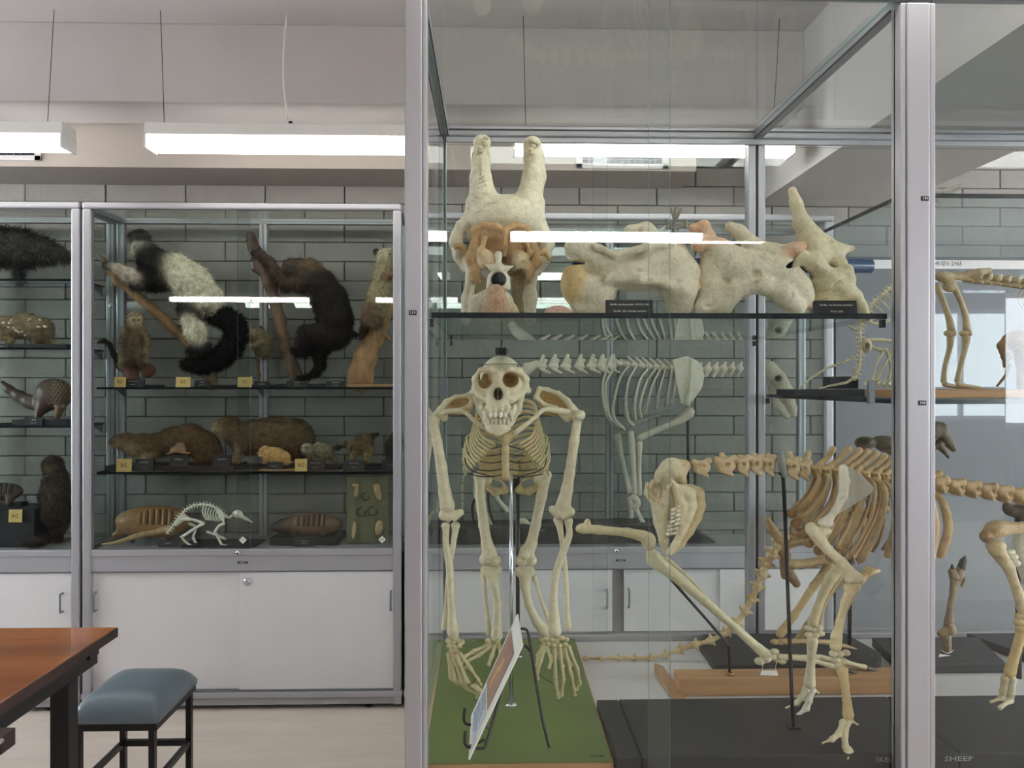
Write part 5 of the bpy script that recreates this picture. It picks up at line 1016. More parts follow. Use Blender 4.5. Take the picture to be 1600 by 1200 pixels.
for o_, dY in ((0, 0), (-27, .07)):
    bone('thigh_bone', YQ+dY, [(1490+o_, 447, 0, 6), (1500+o_, 468, 0, 4.5), (1509+o_, 495, 0, 5), (1511+o_*.9, 515, 0, 6.5)], hs, QC); b = Blob(YQ+dY, k=2, cell=1.3, col=QC); b.ell(1506+o_*.9, 521, 0, 7, 5, 6).ell(1514+o_*.9, 521, 0, 5, 5, 6); b.build('knee', 'bone', hs)
    bone('shin_bone', YQ+dY, [(1510+o_*.9, 528, 0, 6.5), (1508+o_*.9, 545, 0, 4.5), (1501+o_*.9, 572, 0, 4), (1496+o_*.8, 596, 0, 5)], hs, QC); bone('foot_bone', YQ+dY-.02, [(1497+o_*.8, 600, 0, 4.5), (1508+o_*.8, 603, 0, 3.5), (1532+o_*.8, 606, 0, 2.5)], hs, QC)
bone('rib', YQ, [(1600, 450, 0, 1.5), (1592, 462, 0, 1.5), (1594, 475, 0, 1.5), (1602, 484, 0, 1.5)], hs, QC)
bs = thing('brown_skull', 'small brown skull and jaw at the right edge on the orange wooden base', 'skull', tuple(P(1590, 610, 1.92)))
b = Blob(1.92, k=4, cell=1.3, col=(150, 118, 72)); b.ell(1590, 532, 0, 22, 16, 18).chain([(1576, 530, 0, 9), (1566, 540, 0, 7), (1568, 550, 0, 6)]).ell(1598, 555, 0, 12, 26, 14).chain([(1598, 575, 0, 9), (1594, 604, 0, 6)]).cut(1582, 540, -.025, 5, 5, 12, col=(70, 50, 30)).cut(1578, 562, 0, 8, 8, 30); b.build('skull', 'bonest', bs, noise=.6)
b = Blob(1.92, k=3, cell=1.3, col=(138, 120, 92)); b.ell(1573, 556, 0, 9, 7, 9).chain([(1572, 562, 0, 6), (1570, 572, 0, 3)]); b.build('snout', 'bonest', bs); bone('jaw', 1.92, [(1578, 570, 0, 3), (1572, 586, 0, 2.6), (1558, 603, 0, 1.8)], bs, (120, 96, 64))
# faint long bones on the top shelf of the second bay
lb = thing('bone_bundle', 'pale grey branching bone on the highest shelf of the second bay', 'bone', (X(1485, 2.1), 2.1, SH2-.05))
for pts in ([(1460, 350, 0, 5), (1480, 345, 0, 3.5), (1505, 336, 0, 2)], [(1462, 345, 0, 4), (1485, 350, 0, 3), (1500, 342, 0, 1.6)], [(1460, 356, 0, 4), (1470, 366, 0, 2)]): bone('branch', 2.2, [(p[0], p[1]-48, p[2], p[3]) for p in pts], lb, (150, 148, 140), 'bonest')
text('MUZO 2965', X(1482, 3.98), 3.984, Z(409, 3.98), .028, None, 'ink', name='strip_lettering')['kind'] = 'structure'

# ---------------------------------------------------------------- white skeleton in the cabinet behind
ws = thing('white_skeleton', 'grey-white hoofed skeleton standing inside the cabinet behind the display case', 'skeleton', (X(1000, 3.78), 3.78, Z(822, 3.78)))
YW_ = 3.78; WC = (224, 210, 192)
b = Blob(YW_, k=3, cell=1.1, col=WC); b.chain([(812, 586, 0, 9), (824, 576, 0, 9), (838, 569, 0, 6)]).chain([(806, 590, 0, 8), (800, 600, 0, 6)]); b.build('pelvis', 'bone', ws)
for i, x in enumerate((846, 864, 884, 905, 924, 939, 955)):
    b = Blob(YW_, k=2, cell=1, col=WC); b.ell(x, 573, 0, 9, 5, 7).chain([(x-2, 570, 0, 4.5), (x+3, 556, 0, 3.2)]).chain([(x+3, 571, 0, 3), (x+7, 563, 0, 3)]).chain([(x, 577, -.01, 3.5), (x+13, 582+(i < 4)*1, -.03, 1.8)]); b.build('vertebra', 'bone', ws, noise=.3)
for i in range(8):
    x = 968+i*11.5; y = 569+i*1; b = Blob(YW_, k=2, cell=1, col=WC); b.ell(x, y, 0, 6.5, 4.5, 6).chain([(x+2, y-2, 0, 2.6), (x-10, y-14 if i > 1 else y-8, 0, 1.6)]); b.build('vertebra', 'bone', ws)
for i in range(9):
    x = 1068+i*12.5; b = Blob(YW_, k=2, cell=1.1, col=WC); b.ell(x+40 if i > 90 else x, 577-i*.2, 0, 6.5, 6, 6).chain([(x, 573, 0, 3), (x+3, 567, 0, 2.4)]).chain([(x, 581, 0, 3), (x-3, 588, 0, 2)]); b.build('vertebra', 'bone', ws, noise=.4)
rb = [[(961, 575), (947, 598), (948, 630), (955, 655), (976, 671)], [(949, 573), (942, 600), (944, 632), (952, 652), (966, 668)], [(981, 573), (968, 593), (958, 635), (961, 655), (974, 668)], [(994, 573), (982, 596), (978, 630), (982, 655), (990, 664)], [(1014, 575), (1000, 594), (992, 632), (993, 655)], [(1024, 576), (1010, 598), (1000, 632), (1002, 652)], [(1032, 577), (1020, 600), (1012, 630), (1006, 648)], [(1040, 577), (1030, 612), (1026, 638)], [(1050, 578), (1046, 606), (1042, 634)], [(1058, 578), (1054, 610), (1050, 632)]]
for r_ in rb:
    for s_ in (1, -1):
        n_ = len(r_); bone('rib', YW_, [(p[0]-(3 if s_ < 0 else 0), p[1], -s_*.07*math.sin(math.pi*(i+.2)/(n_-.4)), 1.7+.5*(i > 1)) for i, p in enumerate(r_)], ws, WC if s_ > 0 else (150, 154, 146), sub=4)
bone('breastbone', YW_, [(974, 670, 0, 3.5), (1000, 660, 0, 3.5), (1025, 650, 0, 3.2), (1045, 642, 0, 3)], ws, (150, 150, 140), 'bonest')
blade('shoulder_blade', [(1051, 562, 0), (1074, 556, 0), (1092, 565, .01), (1101, 586, .01), (1097, 606, .01), (1082, 627, 0), (1071, 634, 0), (1064, 630, 0), (1058, 601, 0)], 3.70, ws, (228, 216, 198), .008)
bone('shoulder_blade_ridge', 3.695, [(1080, 560, 0, 1.5), (1079, 600, -.004, 2.2), (1074, 632, 0, 5)], ws, WC)
for pts, n_ in (([(1078, 643, 0, 10), (1062, 656, 0, 7), (1030, 670, 0, 5), (1000, 684, 0, 6.5)], 'upper_leg_bone'), ([(986, 676, 0, 4.5), (988, 700, 0, 5), (990, 735, 0, 4.2), (992, 770, 0, 5)], 'foreleg_bone'), ([(999, 692, 0, 5.5), (999, 720, 0, 3.4), (999, 745, 0, 3.4), (999, 772, 0, 4.6)], 'foreleg_bone'),
               ([(965, 681, .12, 6), (970, 710, .12, 4.5), (977, 740, .12, 4), (983, 768, .12, 5)], 'foreleg_bone'), ([(990, 776, 0, 6), (996, 786, 0, 6), (991, 794, 0, 5)], 'ankle_bone'), ([(994, 796, 0, 4.5), (1000, 808, 0, 3.4), (1008, 822, 0, 4)], 'cannon_bone'), ([(984, 780, .12, 6), (986, 800, .12, 4), (984, 820, .12, 4)], 'cannon_bone'),
               ([(773, 772, 0, 5), (780, 784, 0, 4), (792, 798, 0, 4.5)], 'shin_bone'), ([(758, 800, 0, 3.4), (764, 814, 0, 3), (772, 828, 0, 4)], 'cannon_bone'), ([(764, 829, 0, 4), (778, 828, 0, 5), (792, 829, 0, 4)], 'foot_bone'), ([(809, 816, 0, 5), (818, 814, 0, 5), (826, 820, 0, 4)], 'foot_bone'), ([(747, 740, 0, 6), (744, 765, 0, 5), (748, 800, 0, 5)], 'thigh_bone')):
    bone(n_, YW_, pts, ws, WC, sub=4)
spine([(723, 706), (724, 735), (722, 765), (723, 790)], 3.8, 7, 2.2, 1.8, ws, WC, .6, 'tail')
b = Blob(YW_, k=4, cell=1.2, col=(208, 196, 176)); b.ell(1208, 584, 0, 12, 20, 14, rot=-20).chain([(1214, 590, 0, 14), (1226, 612, 0, 12), (1238, 638, 0, 7), (1240, 648, 0, 5)]).chain([(1206, 600, .01, 6), (1216, 635, .01, 7), (1230, 650, .01, 5)]).cut(1216, 592, -.04, 5, 5, 12, col=(90, 88, 76)).cut(1218, 622, 0, 3, 9, 40, rot=-25); b.build('skull', 'bonest', ws, noise=.5)
for px_ in (1074, ): MB().cyl(P(px_, 560, 3.84), P(px_+2, 830, 3.84), .007).build('support_rod', 'steel', ws, True)
MB().tube([tuple(P(748, 770, 3.76))+(.006,), tuple(P(738, 790, 3.76))+(.006,), tuple(P(740, 815, 3.76))+(.006,), tuple(P(747, 836, 3.76))+(.006,)], 8).build('support_rod', 'steel', ws, True)
MB().tube([tuple(P(770, 765, 3.76))+(.005,), tuple(P(763, 772, 3.76))+(.005,), tuple(P(766, 800, 3.76))+(.005,), tuple(P(774, 826, 3.76))+(.005,)], 8).build('support_rod', 'steel', ws, True)
db = thing('black_plinth', 'large black plinth with a sloping end under the white skeleton in the rear cabinet', 'base', (X(900, 3.66), 3.66, Z(858, 3.60)+.03))
z0_ = Z(856, YF)+.001
MB().prism([(X(700, 3.68), 3.68, z0_), (X(1118, 3.68), 3.68, z0_), (X(1118, 3.68), 3.68, Z(848, 3.68)), (X(1066, 3.68), 3.68, Z(822, 3.68)), (X(700, 3.68), 3.68, Z(826, 3.68))], (0, .22, 0)).build('block', 'bboard', db, bevel=.004)
for px_ in (843,): text('CERVUS', X(px_, 3.68), 3.678, Z(829, 3.68), .014, db)
# ---------------------------------------------------------------- mounted animals in the left cabinets
YM = 3.78
S1 = Z(605, 3.65); S2 = Z(736, 3.65); S0 = Z(856, YF)+.0005; U1, U2, U3 = Z(438, 3.65), Z(544, 3.65), Z(664, 3.65)
def animal(name, label, cat, px, z, draw, fur=3000, flen=5, m='fur', cell=1.3, k=6, part='body', col=(110, 90, 66), fdir=(0, 0, -1), noise=.5, Y=YM, fw=.5, grp=None):
    t = thing(name, label, cat, (X(px, Y), Y, z), grp); b = Blob(Y, k=k, cell=cell, col=col); draw(b)
    o = b.build(part, m, t, noise=noise, nfreq=60, fur=fur, flen=flen, fdir=fdir, fw=fw); return t, o
def eyes(t, Y, pts, r=1.4):
    for x, y, d in pts:
        b = Blob(Y, k=1, cell=.5, col=(10, 8, 8)); b.ell(x, y, d, r, r, r); b.build('eye', mat('eye_glass', (0, 0, 0), .08, vc=True), t)
def base(name, label, px0, px1, z, h, m='black', y0=3.68, y1=3.88):
    t = thing(name, label, 'base', (X((px0+px1)/2, y0), y0, z)); B('slab', m, X(px0, y0), X(px1, y0), y0, y1, z+.0005, z+h, t, bevel=.002); return t
def note(px0, px1, py0, py1, label, z, Y=3.662, s_='3C', lean=0):
    a, b_ = P(px0, py1, Y), P(px1, py0, Y); t = thing('paper_note', label, 'note', ((a.x+b_.x)/2, Y, z), 'yellow paper notes in the cabinets')
    MB().prism([(a.x+lean, Y, b_.z), (a.x, Y-.004, z), (b_.x, Y-.004, z), (b_.x+lean, Y, b_.z)], (0, .0012, 0)).build('card', 'note', t)
    text(s_, (a.x+b_.x)/2+lean/2, Y-.0045, (z+b_.z)/2, (b_.z-z)*.45, t, mat('note_ink', (170, 110, 80), .8) and 'ink')
    return t
DK = (30, 28, 28); WH = (222, 214, 190); GR = (150, 146, 138)
def d_(b):
    b.ell(220, 371, 0, 14, 12, 13, col=(58, 58, 60)).chain([(214, 370, -.01, 8), (206, 369, -.02, 5)], col=(52, 52, 54)).ell(225, 388, .0, 15, 11, 14, col=(170, 164, 148)).chain([(215, 384, -.01, 7), (212, 395, -.01, 7)], col=(190, 182, 160))
    b.chain([(232, 398, 0, 18), (244, 415, 0, 25), (262, 418, 0, 22)], col=DK).chain([(236, 436, -.03, 15), (212, 445, -.05, 9)], col=DK).chain([(240, 440, 0, 16), (258, 440, 0, 14)], col=DK)
    b.chain([(216, 437, -.05, 9), (200, 428, -.06, 9.5), (186, 420, -.06, 7), (176, 416, -.06, 5)], col=(208, 196, 180)).chain([(174, 416, -.06, 5), (165, 414, -.06, 4.5)], col=(62, 60, 60))
    b.chain([(275, 420, 0, 24), (300, 440, 0, 27), (322, 468, 0, 25), (334, 487, 0, 14)], col=WH).ell(300, 450, 0, 26, 22, 26, col=WH)
    b.chain([(300, 480, -.04, 12), (286, 486, -.05, 9)], col=DK).chain([(290, 478, -.03, 11), (325, 483, -.03, 10)], col=DK).chain([(296, 500, -.04, 12), (306, 518, -.04, 15), (312, 532, -.04, 10)], col=WH).chain([(308, 538, -.05, 7), (300, 548, -.05, 6), (318, 545, -.05, 6), (326, 540, -.05, 5)], col=DK)
lm, _ = animal('mounted_lemur', 'black and white lemur climbing a slanting bare branch, thick black tail hanging', 'stuffed animal', 290, S1, d_, 9000, 6, noise=.7)
b = Blob(YM, k=4, cell=1.4, col=(24, 23, 24)); b.chain([(334, 494, 0, 12), (352, 497, 0, 15), (366, 506, 0, 15), (370, 524, 0, 16), (360, 545, 0, 16), (342, 561, 0, 15), (318, 570, 0, 13), (296, 570, 0, 9), (288, 568, 0, 5)]); b.build('tail', 'fur', lm, noise=1.2, nfreq=90, fur=5000, flen=7, fdir=(0, 0, -.4), fw=.6)
eyes(lm, YM, [(209, 366, -.03)])
WB = (150, 116, 80)
def branch(name, label, pts, z, col=WB, cat='branch', stubs=(), Y=YM+.03, noise=1.0, dk=(92, 74, 58), m='bark'):
    t = thing(name, label, cat, (X(pts[-1][0], Y), Y, z)); b = Blob(Y, k=4, cell=1.4, col=col); b.chain(pts, col=col)
    b.chain([pts[-2], pts[-1]], col=dk); b.chain(pts[:2], col=dk)
    for s_ in stubs: b.chain(s_, col=dk)
    b.build('wood', m, t, noise=noise, nfreq=55); return t
branch('climbing_branch', 'slanting bare branch with knots under the black and white lemur', [(160, 403, 0, 3), (172, 425, 0, 5), (185, 440, 0, 7), (210, 458, 0, 7), (257, 499, 0, 7.5), (300, 540, 0, 8.5), (318, 565, 0, 9), (328, 585, 0, 8.5), (331, 601, 0, 8)], S1, stubs=[[(278, 512, 0, 5), (268, 514, -.01, 3)], [(282, 518, 0, 5), (276, 524, -.01, 3)]])
base('mount_base', 'flat black base under the foot of the lemur branch', 318, 374, S1, .012)
def d_(b):
    b.ell(212, 498, 0, 12, 12, 12, col=(150, 134, 106)).ell(213, 502, -.025, 8, 8, 5, col=(206, 182, 148)).ell(213, 508, -.035, 4, 3.5, 4, col=(170, 140, 110)).chain([(210, 512, 0, 12), (207, 535, 0, 16), (208, 558, 0, 15)], col=(86, 70, 54)).chain([(198, 518, 0, 8), (194, 540, -.01, 6), (192, 560, -.02, 4.5), (190, 572, -.02, 4)], col=(150, 130, 100))
    b.chain([(222, 518, 0, 8), (227, 535, 0, 6), (226, 552, -.02, 5), (229, 564, -.03, 4)], col=(140, 120, 92)).chain([(206, 556, -.02, 10), (214, 528, -.05, 7), (217, 556, -.05, 5), (218, 566, -.05, 4)], col=(104, 86, 64))
mk, _ = animal('mounted_monkey', 'small pale-faced monkey sitting on a curled root with its dark tail raised behind', 'stuffed animal', 208, S1, d_, 3500, 4)
eyes(mk, YM, [(209, 500, -.045), (217, 500, -.045)]); b = Blob(YM, k=3, cell=1.2, col=(44, 36, 30)); b.chain([(194, 578, .02, 4), (186, 572, .02, 4), (178, 553, .02, 3.6), (171, 538, .02, 3.4), (162, 532, .02, 3), (154, 535, .02, 2)]); b.build('tail', 'fur', mk, noise=.4, fur=800, flen=3)
branch('root_stump', 'reddish curled root stump under the pale-faced monkey', [(196, 572, 0, 9), (206, 583, 0, 9), (212, 600, 0, 8)], S1, (128, 88, 66), 'stump', [[(206, 572, 0, 8), (222, 570, 0, 8), (234, 578, 0, 8), (230, 584, -.01, 7)], [(200, 590, 0, 8), (196, 600, 0, 5)]], dk=(96, 60, 42))
base('mount_base', 'flat black base under the curled root stump', 190, 230, S1, .012)
BK = (40, 34, 30); BR = (92, 74, 54)
def d_(b):
    b.ell(457, 416, -.03, 15, 13, 13, col=(70, 58, 46)).ell(452, 424, -.055, 6, 5, 5, col=(40, 34, 32)).ell(470, 408, -.02, 6, 5, 5, col=(46, 38, 34)).ell(454, 421, -.04, 8, 8, 6, col=(110, 98, 84)).ell(483, 424, 0, 22, 20, 20, col=(104, 84, 60)).chain([(478, 436, 0, 20), (500, 446, 0, 24), (516, 470, 0, 26), (524, 500, 0, 26), (524, 520, 0, 24)], col=BK).ell(466, 440, -.01, 18, 14, 16, col=BR)
    b.chain([(470, 444, -.03, 11), (447, 446, -.03, 9), (434, 430, -.03, 8), (422, 410, -.02, 6.5), (408, 397, -.01, 6)], col=(74, 58, 44)).chain([(408, 397, 0, 6), (396, 396, 0, 5)], col=DK)
    b.chain([(520, 525, -.02, 20), (500, 524, -.04, 17), (480, 522, -.05, 14), (472, 538, -.05, 9), (468, 546, -.04, 5), (458, 546, -.02, 4)], col=BK).chain([(505, 530, .03, 14), (490, 545, .03, 8), (476, 552, .03, 5), (462, 552, .02, 4)], col=BK).chain([(540, 520, 0, 6), (552, 522, 0, 3), (562, 524, 0, 1.8)], col=DK)
hw, _ = animal('mounted_monkey', 'large dark brown monkey with a brown mane reaching up a thick branch', 'stuffed animal', 500, S1, d_, 9000, 6, noise=.8)
b = Blob(YM, k=4, cell=1.3, col=(28, 25, 24)); b.chain([(512, 540, 0, 9), (499, 552, 0, 9), (500, 570, 0, 8), (494, 582, 0, 6), (484, 588, 0, 4), (474, 591, 0, 3.5), (466, 590, 0, 3)]); b.build('tail', 'fur', hw, noise=.8, fur=2500, flen=5)
eyes(hw, YM, [(451, 419, -.058), (458, 419, -.06)], 1.2)
branch('climbing_branch', 'thick rough branch leaning left with the large dark monkey on it', [(391, 370, 0, 7), (398, 388, 0, 8), (406, 412, 0, 8.5), (421, 442, 0, 9), (430, 472, 0, 9), (437, 502, 0, 9), (447, 545, 0, 9), (456, 572, 0, 9.5), (466, 598, 0, 10)], S1, (108, 84, 66), stubs=[[(402, 400, 0, 5), (392, 405, -.01, 2)], [(405, 425, 0, 5), (394, 422, -.01, 1.5)], [(424, 455, 0, 6), (436, 440, 0, 3)]], dk=(84, 66, 54))
base('mount_base', 'long flat black base under the thick leaning branch', 432, 508, S1, .016)
def d_(b):
    b.ell(413, 540, 0, 13, 20, 13, col=(120, 108, 84)).ell(401, 521, -.01, 9, 8, 8, col=(150, 132, 106)).chain([(396, 524, -.02, 4), (391, 524, -.03, 2.5)], col=(120, 96, 72)).ell(406, 513, 0, 4, 4.5, 3, col=(80, 60, 48)).chain([(406, 535, -.04, 4), (396, 540, -.05, 2.5), (393, 543, -.05, 2)], col=(130, 116, 90))
ps, _ = animal('mounted_possum', 'small round brown possum clinging to a thin upright twig', 'stuffed animal', 410, S1, d_, 2800, 4.5, grp=None)
eyes(ps, YM, [(398, 519, -.03)], 1)
branch('thin_twig', 'thin upright twig held by the small brown possum', [(391, 522, -.05, 1.8), (396, 540, -.05, 2), (403, 562, -.04, 2.6), (404, 585, -.04, 2), (403, 601, -.04, 2)], S1, (86, 66, 48), 'twig', noise=.2)
base('mount_base', 'small black base under the thin twig', 392, 422, S1, .012)
def d_(b):
    b.ell(603, 400, 0, 14, 12, 13, col=(196, 184, 158)).chain([(606, 396, -.02, 7), (612, 390, -.03, 4)], col=(206, 192, 166)).chain([(602, 412, 0, 14), (598, 435, 0, 14), (594, 460, 0, 18), (586, 484, 0, 17)], col=(176, 162, 130)).chain([(604, 430, -.04, 6), (612, 428, -.05, 5), (620, 420, -.05, 4)], col=(150, 118, 92))
    b.chain([(580, 482, -.03, 12), (574, 500, -.03, 9), (588, 506, -.05, 6), (592, 500, -.06, 4)], col=(120, 96, 74)).chain([(574, 505, 0, 7), (567, 520, 0, 5), (564, 528, 0, 3)], col=(70, 58, 48))
op, _ = animal('mounted_possum', 'pale upright possum with dark round ears climbing a tan split trunk at the cabinet edge', 'stuffed animal', 595, S1, d_, 4500, 5)
for x in (588, 616): b = Blob(YM, k=2, cell=1, col=(54, 46, 44)); b.ell(x, 394, 0, 5.5, 6, 2.5); b.build('ear', 'fur', op)
eyes(op, YM, [(600, 396, -.04), (609, 397, -.04)], 1.2)
branch('split_trunk', 'tan split tree trunk widening to its foot, under the pale possum', [(619, 432, 0, 7), (612, 455, 0, 9), (603, 482, 0, 10), (594, 508, 0, 12), (582, 535, 0, 15), (570, 560, 0, 18), (563, 586, 0, 20), (563, 594, 0, 19)], S1, (172, 134, 94), 'trunk', [[(600, 500, -.03, 7), (580, 515, -.04, 5)], [(600, 520, 0, 6), (612, 534, 0, 2)]], noise=1.2, dk=(146, 110, 76))
base('mount_base', 'thin reddish wooden base under the tan split trunk', 541, 608, S1, .014, 'wood', 3.70, 3.88)
# middle shelf
def d_(b):
    C1 = (104, 80, 56); C2 = (176, 150, 114)
    b.ell(190, 688, 0, 15, 10.5, 12, col=C1).chain([(182, 690, -.01, 7), (176, 691, -.015, 5)], col=(132, 108, 80)).chain([(190, 693, -.01, 8), (215, 700, -.01, 11), (232, 706, -.01, 9)], col=C2).chain([(200, 690, 0, 12), (222, 694, 0, 15), (246, 695, 0, 17), (272, 688, 0, 20), (298, 687, 0, 23), (320, 696, 0, 21), (334, 706, 0, 14)], col=C1).chain([(240, 708, -.02, 9), (228, 716, -.03, 5), (218, 719, -.04, 4)], col=C2).chain([(320, 712, -.03, 9), (308, 720, -.04, 5)], col=C1).chain([(334, 708, .02, 9), (348, 716, .03, 5), (360, 720, .03, 3)], col=C1)
    b.ell(197, 680, 0, 3, 3, 3, col=C1)
ot, _ = animal('mounted_otter', 'brown otter with arched back and pale throat, facing left on the long black base', 'stuffed animal', 262, S2, d_, 7000, 4, noise=.5)
eyes(ot, YM, [(182, 686, -.028)], 1.2)
base('mount_base', 'long thin black base under the brown otter', 163, 366, S2, .024, y0=3.69)
def d_(b):
    C1 = (112, 90, 64); C2 = (166, 144, 114)
    b.ell(357, 664, -.01, 18, 14, 15, col=C1).chain([(348, 668, -.02, 11), (339, 668, -.03, 8)], col=C2).chain([(340, 672, -.03, 6), (346, 678, -.02, 5)], col=(176, 152, 122)).ell(366, 656, 0, 4, 4, 3, col=(96, 72, 48)).chain([(368, 678, 0, 18), (385, 690, 0, 20)], col=C1).chain([(395, 682, 0, 26), (430, 680, 0, 28), (460, 683, 0, 28), (472, 694, 0, 20)], col=C1).chain([(376, 700, -.03, 8), (371, 716, -.04, 5), (362, 721, -.05, 4)], col=C2).chain([(466, 708, -.02, 10), (450, 716, -.03, 5)], col=(96, 74, 52))
bv, _ = animal('mounted_capybara', 'large brown blunt-nosed rodent behind the otter with its head raised', 'stuffed animal', 425, S2, d_, 8000, 4.5, noise=.5, Y=3.80)
eyes(bv, 3.80, [(355, 658, -.045)], 1.5)
base('mount_base', 'long thin black base under the large blunt-nosed rodent', 368, 470, S2, .016, y0=3.72)
def d_(b): b.ell(279, 702, 0, 13, 5.5, 8, col=(140, 104, 70)).ell(282, 696, 0, 7, 5, 6, col=(126, 104, 88)).chain([(270, 706, -.01, 3), (262, 709, -.015, 1.6)]).chain([(286, 707, -.01, 3), (296, 708, -.015, 1.6)])
animal('mounted_lizard', 'small flattened tan animal on a little black block in front of the otter', 'stuffed animal', 279, S2+.05, d_, 0, 3, 'shell', 1.0, 4, col=(150, 112, 76), Y=3.70)
nameblock(264, 292, 711, 731, 3.69, [('MONODELPHIS', .005), ('MUZO 1604', .005)], 'black name block under the small flattened tan animal', zb=S2)
def d_(b): b.chain([(416, 707, 0, 8), (430, 710, 0, 10), (444, 714, 0, 9)], col=(214, 172, 112)).chain([(410, 706, 0, 6), (407, 708, 0, 4)], col=(220, 184, 130)).ell(415, 700, 0, 3, 3, 2).chain([(436, 720, -.01, 5), (452, 722, -.01, 3)]).chain([(418, 716, -.01, 4), (414, 722, -.01, 3)])
hm, _ = animal('mounted_hamster', 'small yellow hamster-like rodent on a pale wooden slip', 'stuffed animal', 430, S2, d_, 1500, 3, col=(206, 166, 110), Y=3.71); eyes(hm, 3.71, [(409, 704, -.02)], .9)
base('mount_base', 'small pale wooden slip under the yellow rodent', 405, 461, S2, .008, 'wood', 3.67, 3.76)
def d_(b): b.ell(479, 699, 0, 8, 8, 8, col=(150, 140, 120)).ell(477, 700, -.02, 4.5, 4.5, 3, col=(196, 180, 156)).chain([(484, 706, 0, 7), (500, 702, 0, 10), (512, 704, 0, 9)], col=(140, 132, 104)).chain([(486, 712, -.01, 4), (480, 722, -.01, 2.5)]).chain([(512, 710, 0, 5), (520, 716, 0, 2.5), (526, 722, 0, 2)]).chain([(506, 712, -.02, 4), (504, 722, -.02, 2)]).chain([(518, 702, 0, 3), (528, 699, 0, 2), (539, 697, 0, 1.6)], col=(60, 54, 46))
mm, _ = animal('mounted_marmoset', 'tiny grey-green monkey on all fours with a white face mask', 'stuffed animal', 498, S2, d_, 2500, 3.5, col=(130, 122, 98), Y=3.74); eyes(mm, 3.74, [(475, 698, -.033), (480, 698, -.033)], .8)
base('mount_base', 'narrow black base under the tiny grey-green monkey', 472, 530, S2, .018, y0=3.70, y1=3.84)
def d_(b): b.chain([(570, 692, 0, 13), (556, 698, 0, 9), (547, 695, -.01, 5), (540, 691, -.015, 2.5)], col=(130, 108, 80)).ell(568, 686, 0, 13, 7, 11, col=(92, 74, 56)).chain([(576, 700, 0, 8), (574, 712, -.01, 4), (572, 720, -.01, 3)], col=(176, 150, 112)).chain([(556, 706, -.01, 4), (550, 716, -.01, 3), (546, 722, -.01, 2)], col=(150, 132, 100)).chain([(576, 684, 0, 3), (584, 680, 0, 2), (592, 677, 0, 1)], col=(70, 60, 50))
bd, _ = animal('mounted_bandicoot', 'small brown long-snouted bandicoot with its thin tail raised', 'stuffed animal', 566, S2, d_, 2500, 3.5, Y=3.74); eyes(bd, 3.74, [(548, 692, -.02)], .9)
base('mount_base', 'black base with a raised end under the small long-snouted bandicoot', 534, 594, S2, .02, y0=3.70, y1=3.84)
def d_(b): b.chain([(620, 680, 0, 8), (616, 698, 0, 11), (612, 716, 0, 9)], col=(66, 56, 46)).ell(609, 694, -.01, 6, 6, 6, col=(80, 68, 56))
animal('mounted_rodent', 'small dark furry animal half hidden at the right frame of the cabinet', 'stuffed animal', 614, S2, d_, 1500, 4, Y=3.75)
# bottom deck
def shell(name, label, cx, cy, rx, rz, c, z, Y, n0, n1, head, tail=None):
    t = thing(name, label, 'stuffed animal', (X(cx, Y), Y, z)); b = Blob(Y, k=5, cell=1.2, col=c); b.ell(cx, cy, 0, rx, rz, rz*.95)
    b.chain(head[0], col=head[1])
    for s_ in (-.5, .42): b.chain([(cx+rx*s_, cy+rz*.5, -.02, 7), (cx+rx*s_-4, z and cy+rz+4, -.03, 4)], col=(84, 66, 50))
    b.build('body', 'shell', t, noise=.3)
    for i in range(n1):
        x = n0+(cx*2-n0-n0+0)*0+i*((rx*1.0)/n1); e = math.sqrt(max(0, 1-((x-cx)/rx)**2)); pts = []
        for q in range(13):
            a = math.pi*q/12; pts.append((x+1.5*math.sin(a), cy-rz*e*1.02*math.sin(a)+rz*.15, -rz*.97*e*math.cos(a)*Y/F, 1.1))
        bone('armour_band', Y, [(p[0], p[1], p[2]*1.02, p[3]*1.5) for p in pts], t, tuple(int(v*(.5 if i % 2 else 1.2)) for v in c), 'shell', sub=1, seg=6)
    if tail: bone('tail', Y-.05, tail, t, (196, 168, 122), 'shell', sub=4)
    return t
a1 = shell('mounted_armadillo', 'large tan armadillo with banded shell and a long ribbed pale tail', 240, 815, 58, 25, (158, 120, 76), S0, 3.76, 215, 12, ([(205, 820, 0, 14), (192, 828, 0, 8), (180, 836, 0, 4), (177, 840, 0, 2.5)], (150, 116, 78)), [(268, 824, 0, 8), (250, 828, 0, 7), (226, 833, 0, 5.5), (200, 842, 0, 3.6), (178, 848, 0, 2.2), (158, 850, 0, 1)])
a2 = shell('mounted_armadillo', 'dark brown armadillo with many shell bands on a black plinth', 488, 819, 48, 18, (128, 98, 74), S0+.03, 3.78, 462, 12, ([(455, 822, 0, 13), (440, 822, 0, 9), (430, 824, 0, 5), (423, 825, 0, 2.5)], (62, 48, 40)))
eyes(a2, 3.78, [(434, 820, -.02)], 1)
base('mount_base', 'black plinth under the dark brown armadillo', 421, 527, S0, .034, y0=3.68, y1=3.88)
kk = thing('small_skeleton', 'small white skeleton with arched spiny back and pointed beak-like snout', 'skeleton', (X(320, 3.68), 3.68, S0)); KY = 3.69; KC = (232, 228, 212)
spine([(262, 832), (270, 822), (280, 808), (290, 797), (302, 790), (316, 788), (330, 790), (342, 796), (352, 806)], KY, 24, 2.2, 2, kk, KC, 2.4, m='bone')
spine([(352, 807), (358, 809), (364, 804)], KY, 5, 2.2, 2, kk, KC, .8, 'neck', 'bone')
b = Blob(KY, k=3, cell=.8, col=KC); b.ell(371, 803, 0, 8, 6, 6).chain([(374, 805, 0, 4), (384, 811, 0, 2.4), (394, 816, 0, 1)]); b.build('skull', 'bone', kk)
